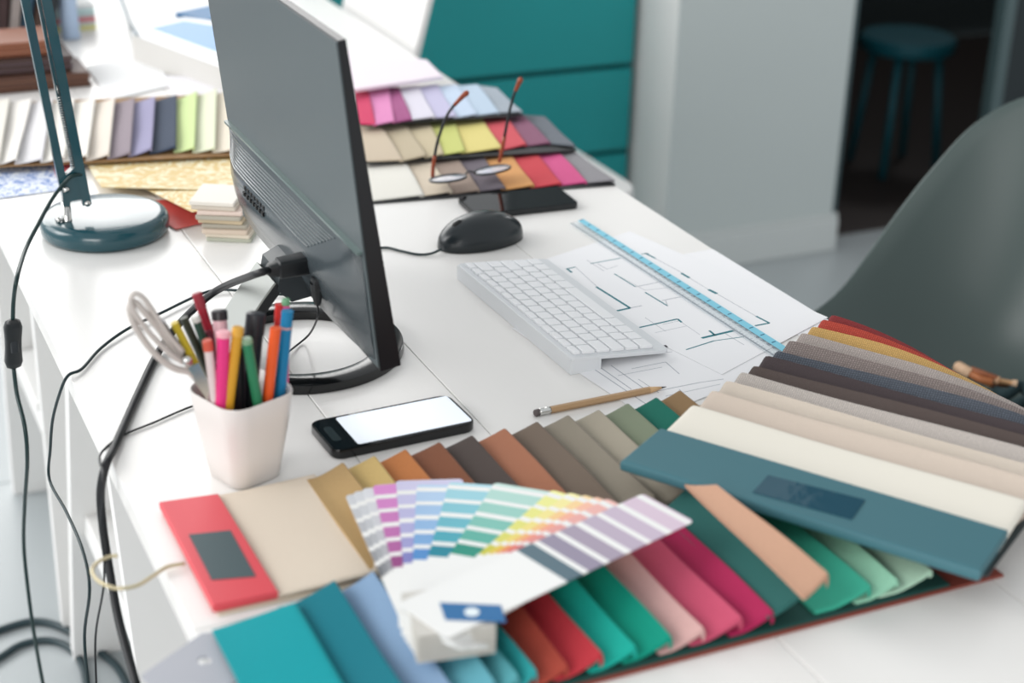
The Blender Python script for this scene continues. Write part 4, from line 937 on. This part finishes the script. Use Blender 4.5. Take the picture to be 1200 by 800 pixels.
bm = new(); tube(bm, spline([at(139, -8, 0.004), at(146, 10, 0.004), at(152, 26, 0.004), at(160, 40, 0.053)], 5), 0.003, 8); tag(obj('thin_cable', bm, mat('cable grey', (120, 136, 146), 0.5), None, smooth=True), 'thin grey cable behind the white brochure at the top', 'cable')

# ---------------------------------------------------------------- grey shell chair
ch = thing('shell_chair', 'grey moulded plastic shell chair at the right of the desk', 'chair', (1.42, 1.60, 0.0))
cl = [(1.16, -0.305), (1.20, -0.300), (1.30, -0.312), (1.42, -0.325), (1.53, -0.318), (1.61, -0.27), (1.66, -0.18), (1.70, -0.06), (1.735, 0.05), (1.748, 0.095)]
rm = [(1.155, -0.298), (1.20, -0.290), (1.31, -0.262), (1.40, -0.220), (1.455, -0.165), (1.50, -0.105), (1.555, -0.035), (1.615, 0.030), (1.68, 0.075), (1.735, 0.088)]
wdh = [0.17, 0.20, 0.225, 0.235, 0.24, 0.24, 0.235, 0.225, 0.19, 0.12]
CS = spline([(x, 0, z) for x, z in cl], 5); RS = spline([(x, 0, z) for x, z in rm], 5); WS = spline([(v, 0, 0) for v in wdh], 5)
bm = new(); G_ = []
NU = 32
for c_, r_, wv in zip(CS, RS, WS):
    row = []
    for k in range(NU + 1):
        u_ = -1 + 2*k/NU; f_ = abs(u_)**2.6; p = c_.lerp(r_, f_); row.append(bm.verts.new((p.x, 1.60 + wv.x*math.sin(u_*math.pi/2)**1 if False else 1.60 + wv.x*u_*(1.0 - 0.0*f_), T + p.z)))
    G_.append(row)
for a, c_ in zip(G_, G_[1:]):
    for i in range(NU): bm.faces.new((a[i], a[i+1], c_[i+1], c_[i]))
sh = obj('seat_shell', bm, mat('shell grey', (66, 80, 78), 0.42, bump=('noise', 1500, 0.05)), ch, smooth=True)
so = sh.modifiers.new('thick', 'SOLIDIFY'); so.thickness = 0.008; so.offset = -1
bv = sh.modifiers.new('round', 'BEVEL'); bv.width = 0.002; bv.segments = 2; bv.limit_method = 'ANGLE'
M_wl = mat('chair leg beech', (196, 160, 118), 0.5)
for sx in (-1, 1):
    for sy in (-1, 1):
        bm = new(); tube(bm, [(1.40 + 0.12*sx, 1.60 + 0.12*sy, T - 0.345), (1.40 + 0.21*sx, 1.60 + 0.20*sy, 0.001)], [0.014, 0.010], 14); obj('leg', bm, M_wl, ch, smooth=True)
bm = new()
for sx in (-1, 1):
    for sy in (-1, 1): tube(bm, [(1.40 + 0.12*sx, 1.60 + 0.12*sy, T - 0.345), (1.40 + 0.06*sx, 1.60 + 0.06*sy, T - 0.331)], 0.006, 8)
tube(bm, [(1.28, 1.48, T - 0.36), (1.52, 1.72, T - 0.36)], 0.004, 8); tube(bm, [(1.28, 1.72, T - 0.366), (1.52, 1.48, T - 0.366)], 0.004, 8); obj('strut', bm, M_cab, ch)

# wooden pieces on the chair seat
wz = -0.262
ob = thing('wooden_bundle', 'bundle of tan and brown wooden pieces on the grey chair seat', 'wooden pieces', (at(1150,440,wz).x, at(1150,440,wz).y, T + wz - 0.02))
def pc(px, r, rgb, nm='wood_piece', z=wz):
    P_ = [at(*q, z + dz) for *q, dz in px]; bm = new(); tube(bm, spline(P_, 3) if len(P_) > 2 else P_, r, 12); obj(nm, bm, mat('wood %d %d %d' % rgb, rgb, 0.55, bump=('noise', 80, 0.2), vary=0.2), ob, smooth=True, auto=50)
pc([(1123,430,0),(1130,434,.002),(1137,438,0)], 0.0085, (222, 184, 150), 'wooden_bead')
pc([(1136,437,0),(1148,444,0.002),(1162,448,0)], 0.0055, (176, 104, 58)); pc([(1138,433,.004),(1152,438,.006),(1168,444,.002)], 0.0048, (150, 86, 50))
pc([(1157,447,-.002),(1161,449,-.002)], 0.0062, (226, 186, 146), 'wooden_bead'); pc([(1166,445,0),(1171,446,0)], 0.0062, (224, 178, 140), 'wooden_bead')
pc([(1160,451,-.006),(1174,450,-.006),(1184,451,-.006)], 0.0045, (110, 66, 36)); pc([(1172,446,.002),(1182,448,0),(1188,449,0)], 0.0036, (206, 160, 116)); pc([(1186,449,0),(1192,450,0)], 0.0055, (226, 190, 156), 'wooden_bead')
bm = new(); tube(bm, spline([at(1166, 458, wz - .012), at(1180, 462, wz - .010), at(1196, 452, wz - .008), at(1206, 466, wz - .012), at(1190, 474, wz - 0.012)], 5), 0.008, 10); obj('dark_cloth', bm, mat('cloth dark teal', (38, 58, 62), 0.9), ob, smooth=True)

# ---------------------------------------------------------------- white chair at the back
wc = thing('white_chair', 'white chair pushed in at the back of the desk in front of the teal cabinet', 'chair', (1.25, 2.75, 0))
bm = new(); y0, y1 = 2.53, 2.93
pr_ = spline([(1.055, 0, -0.14), (1.075, 0, -0.06), (1.105, 0, 0.04), (1.14, 0, 0.16), (1.17, 0, 0.27)], 4)
bm = new(); rr = []
for i, p in enumerate(pr_):
    t = i/(len(pr_) - 1); wv = 0.205 - 0.02*t; row = []
    for k in range(13):
        u_ = -1 + 2*k/12; row.append(Vector((p.x - 0.015*(1 - u_*u_)*-1, 2.92 + 0.02*t + u_*wv, T + p.z)))
    rr.append(row + [q + Vector((0.012, 0, 0.0)) for q in row[::-1]])
loft(bm, rr); obj('backrest', bm, mat('white chair plastic', (236, 234, 232), 0.45), wc, smooth=True, auto=40)
bm = new(); prism(bm, rrect(0.95 + 0.32, 2.74, 0.20, 0.20, 0.05), T - 0.31, T - 0.29, 0.004); obj('seat', bm, _mats['white chair plastic'], wc)
for sx in (-1, 1):
    for sy in (-1, 1):
        bm = new(); tube(bm, [(1.27 + 0.15*sx, 2.92 + 0.15*sy, T - 0.311), (1.27 + 0.18*sx, 2.92 + 0.18*sy, 0.001)], [0.013, 0.010], 12); obj('leg', bm, _mats['white chair plastic'], wc, smooth=True)
for sy in (-1, 1):
    bm = new(); tube(bm, [(1.12, 2.92 + 0.13*sy, T - 0.29), (1.085, 2.92 + 0.15*sy, T - 0.2), (1.078, 2.92 + 0.15*sy, T - 0.07)], 0.010, 12); obj('back_post', bm, _mats['white chair plastic'], wc, smooth=True)
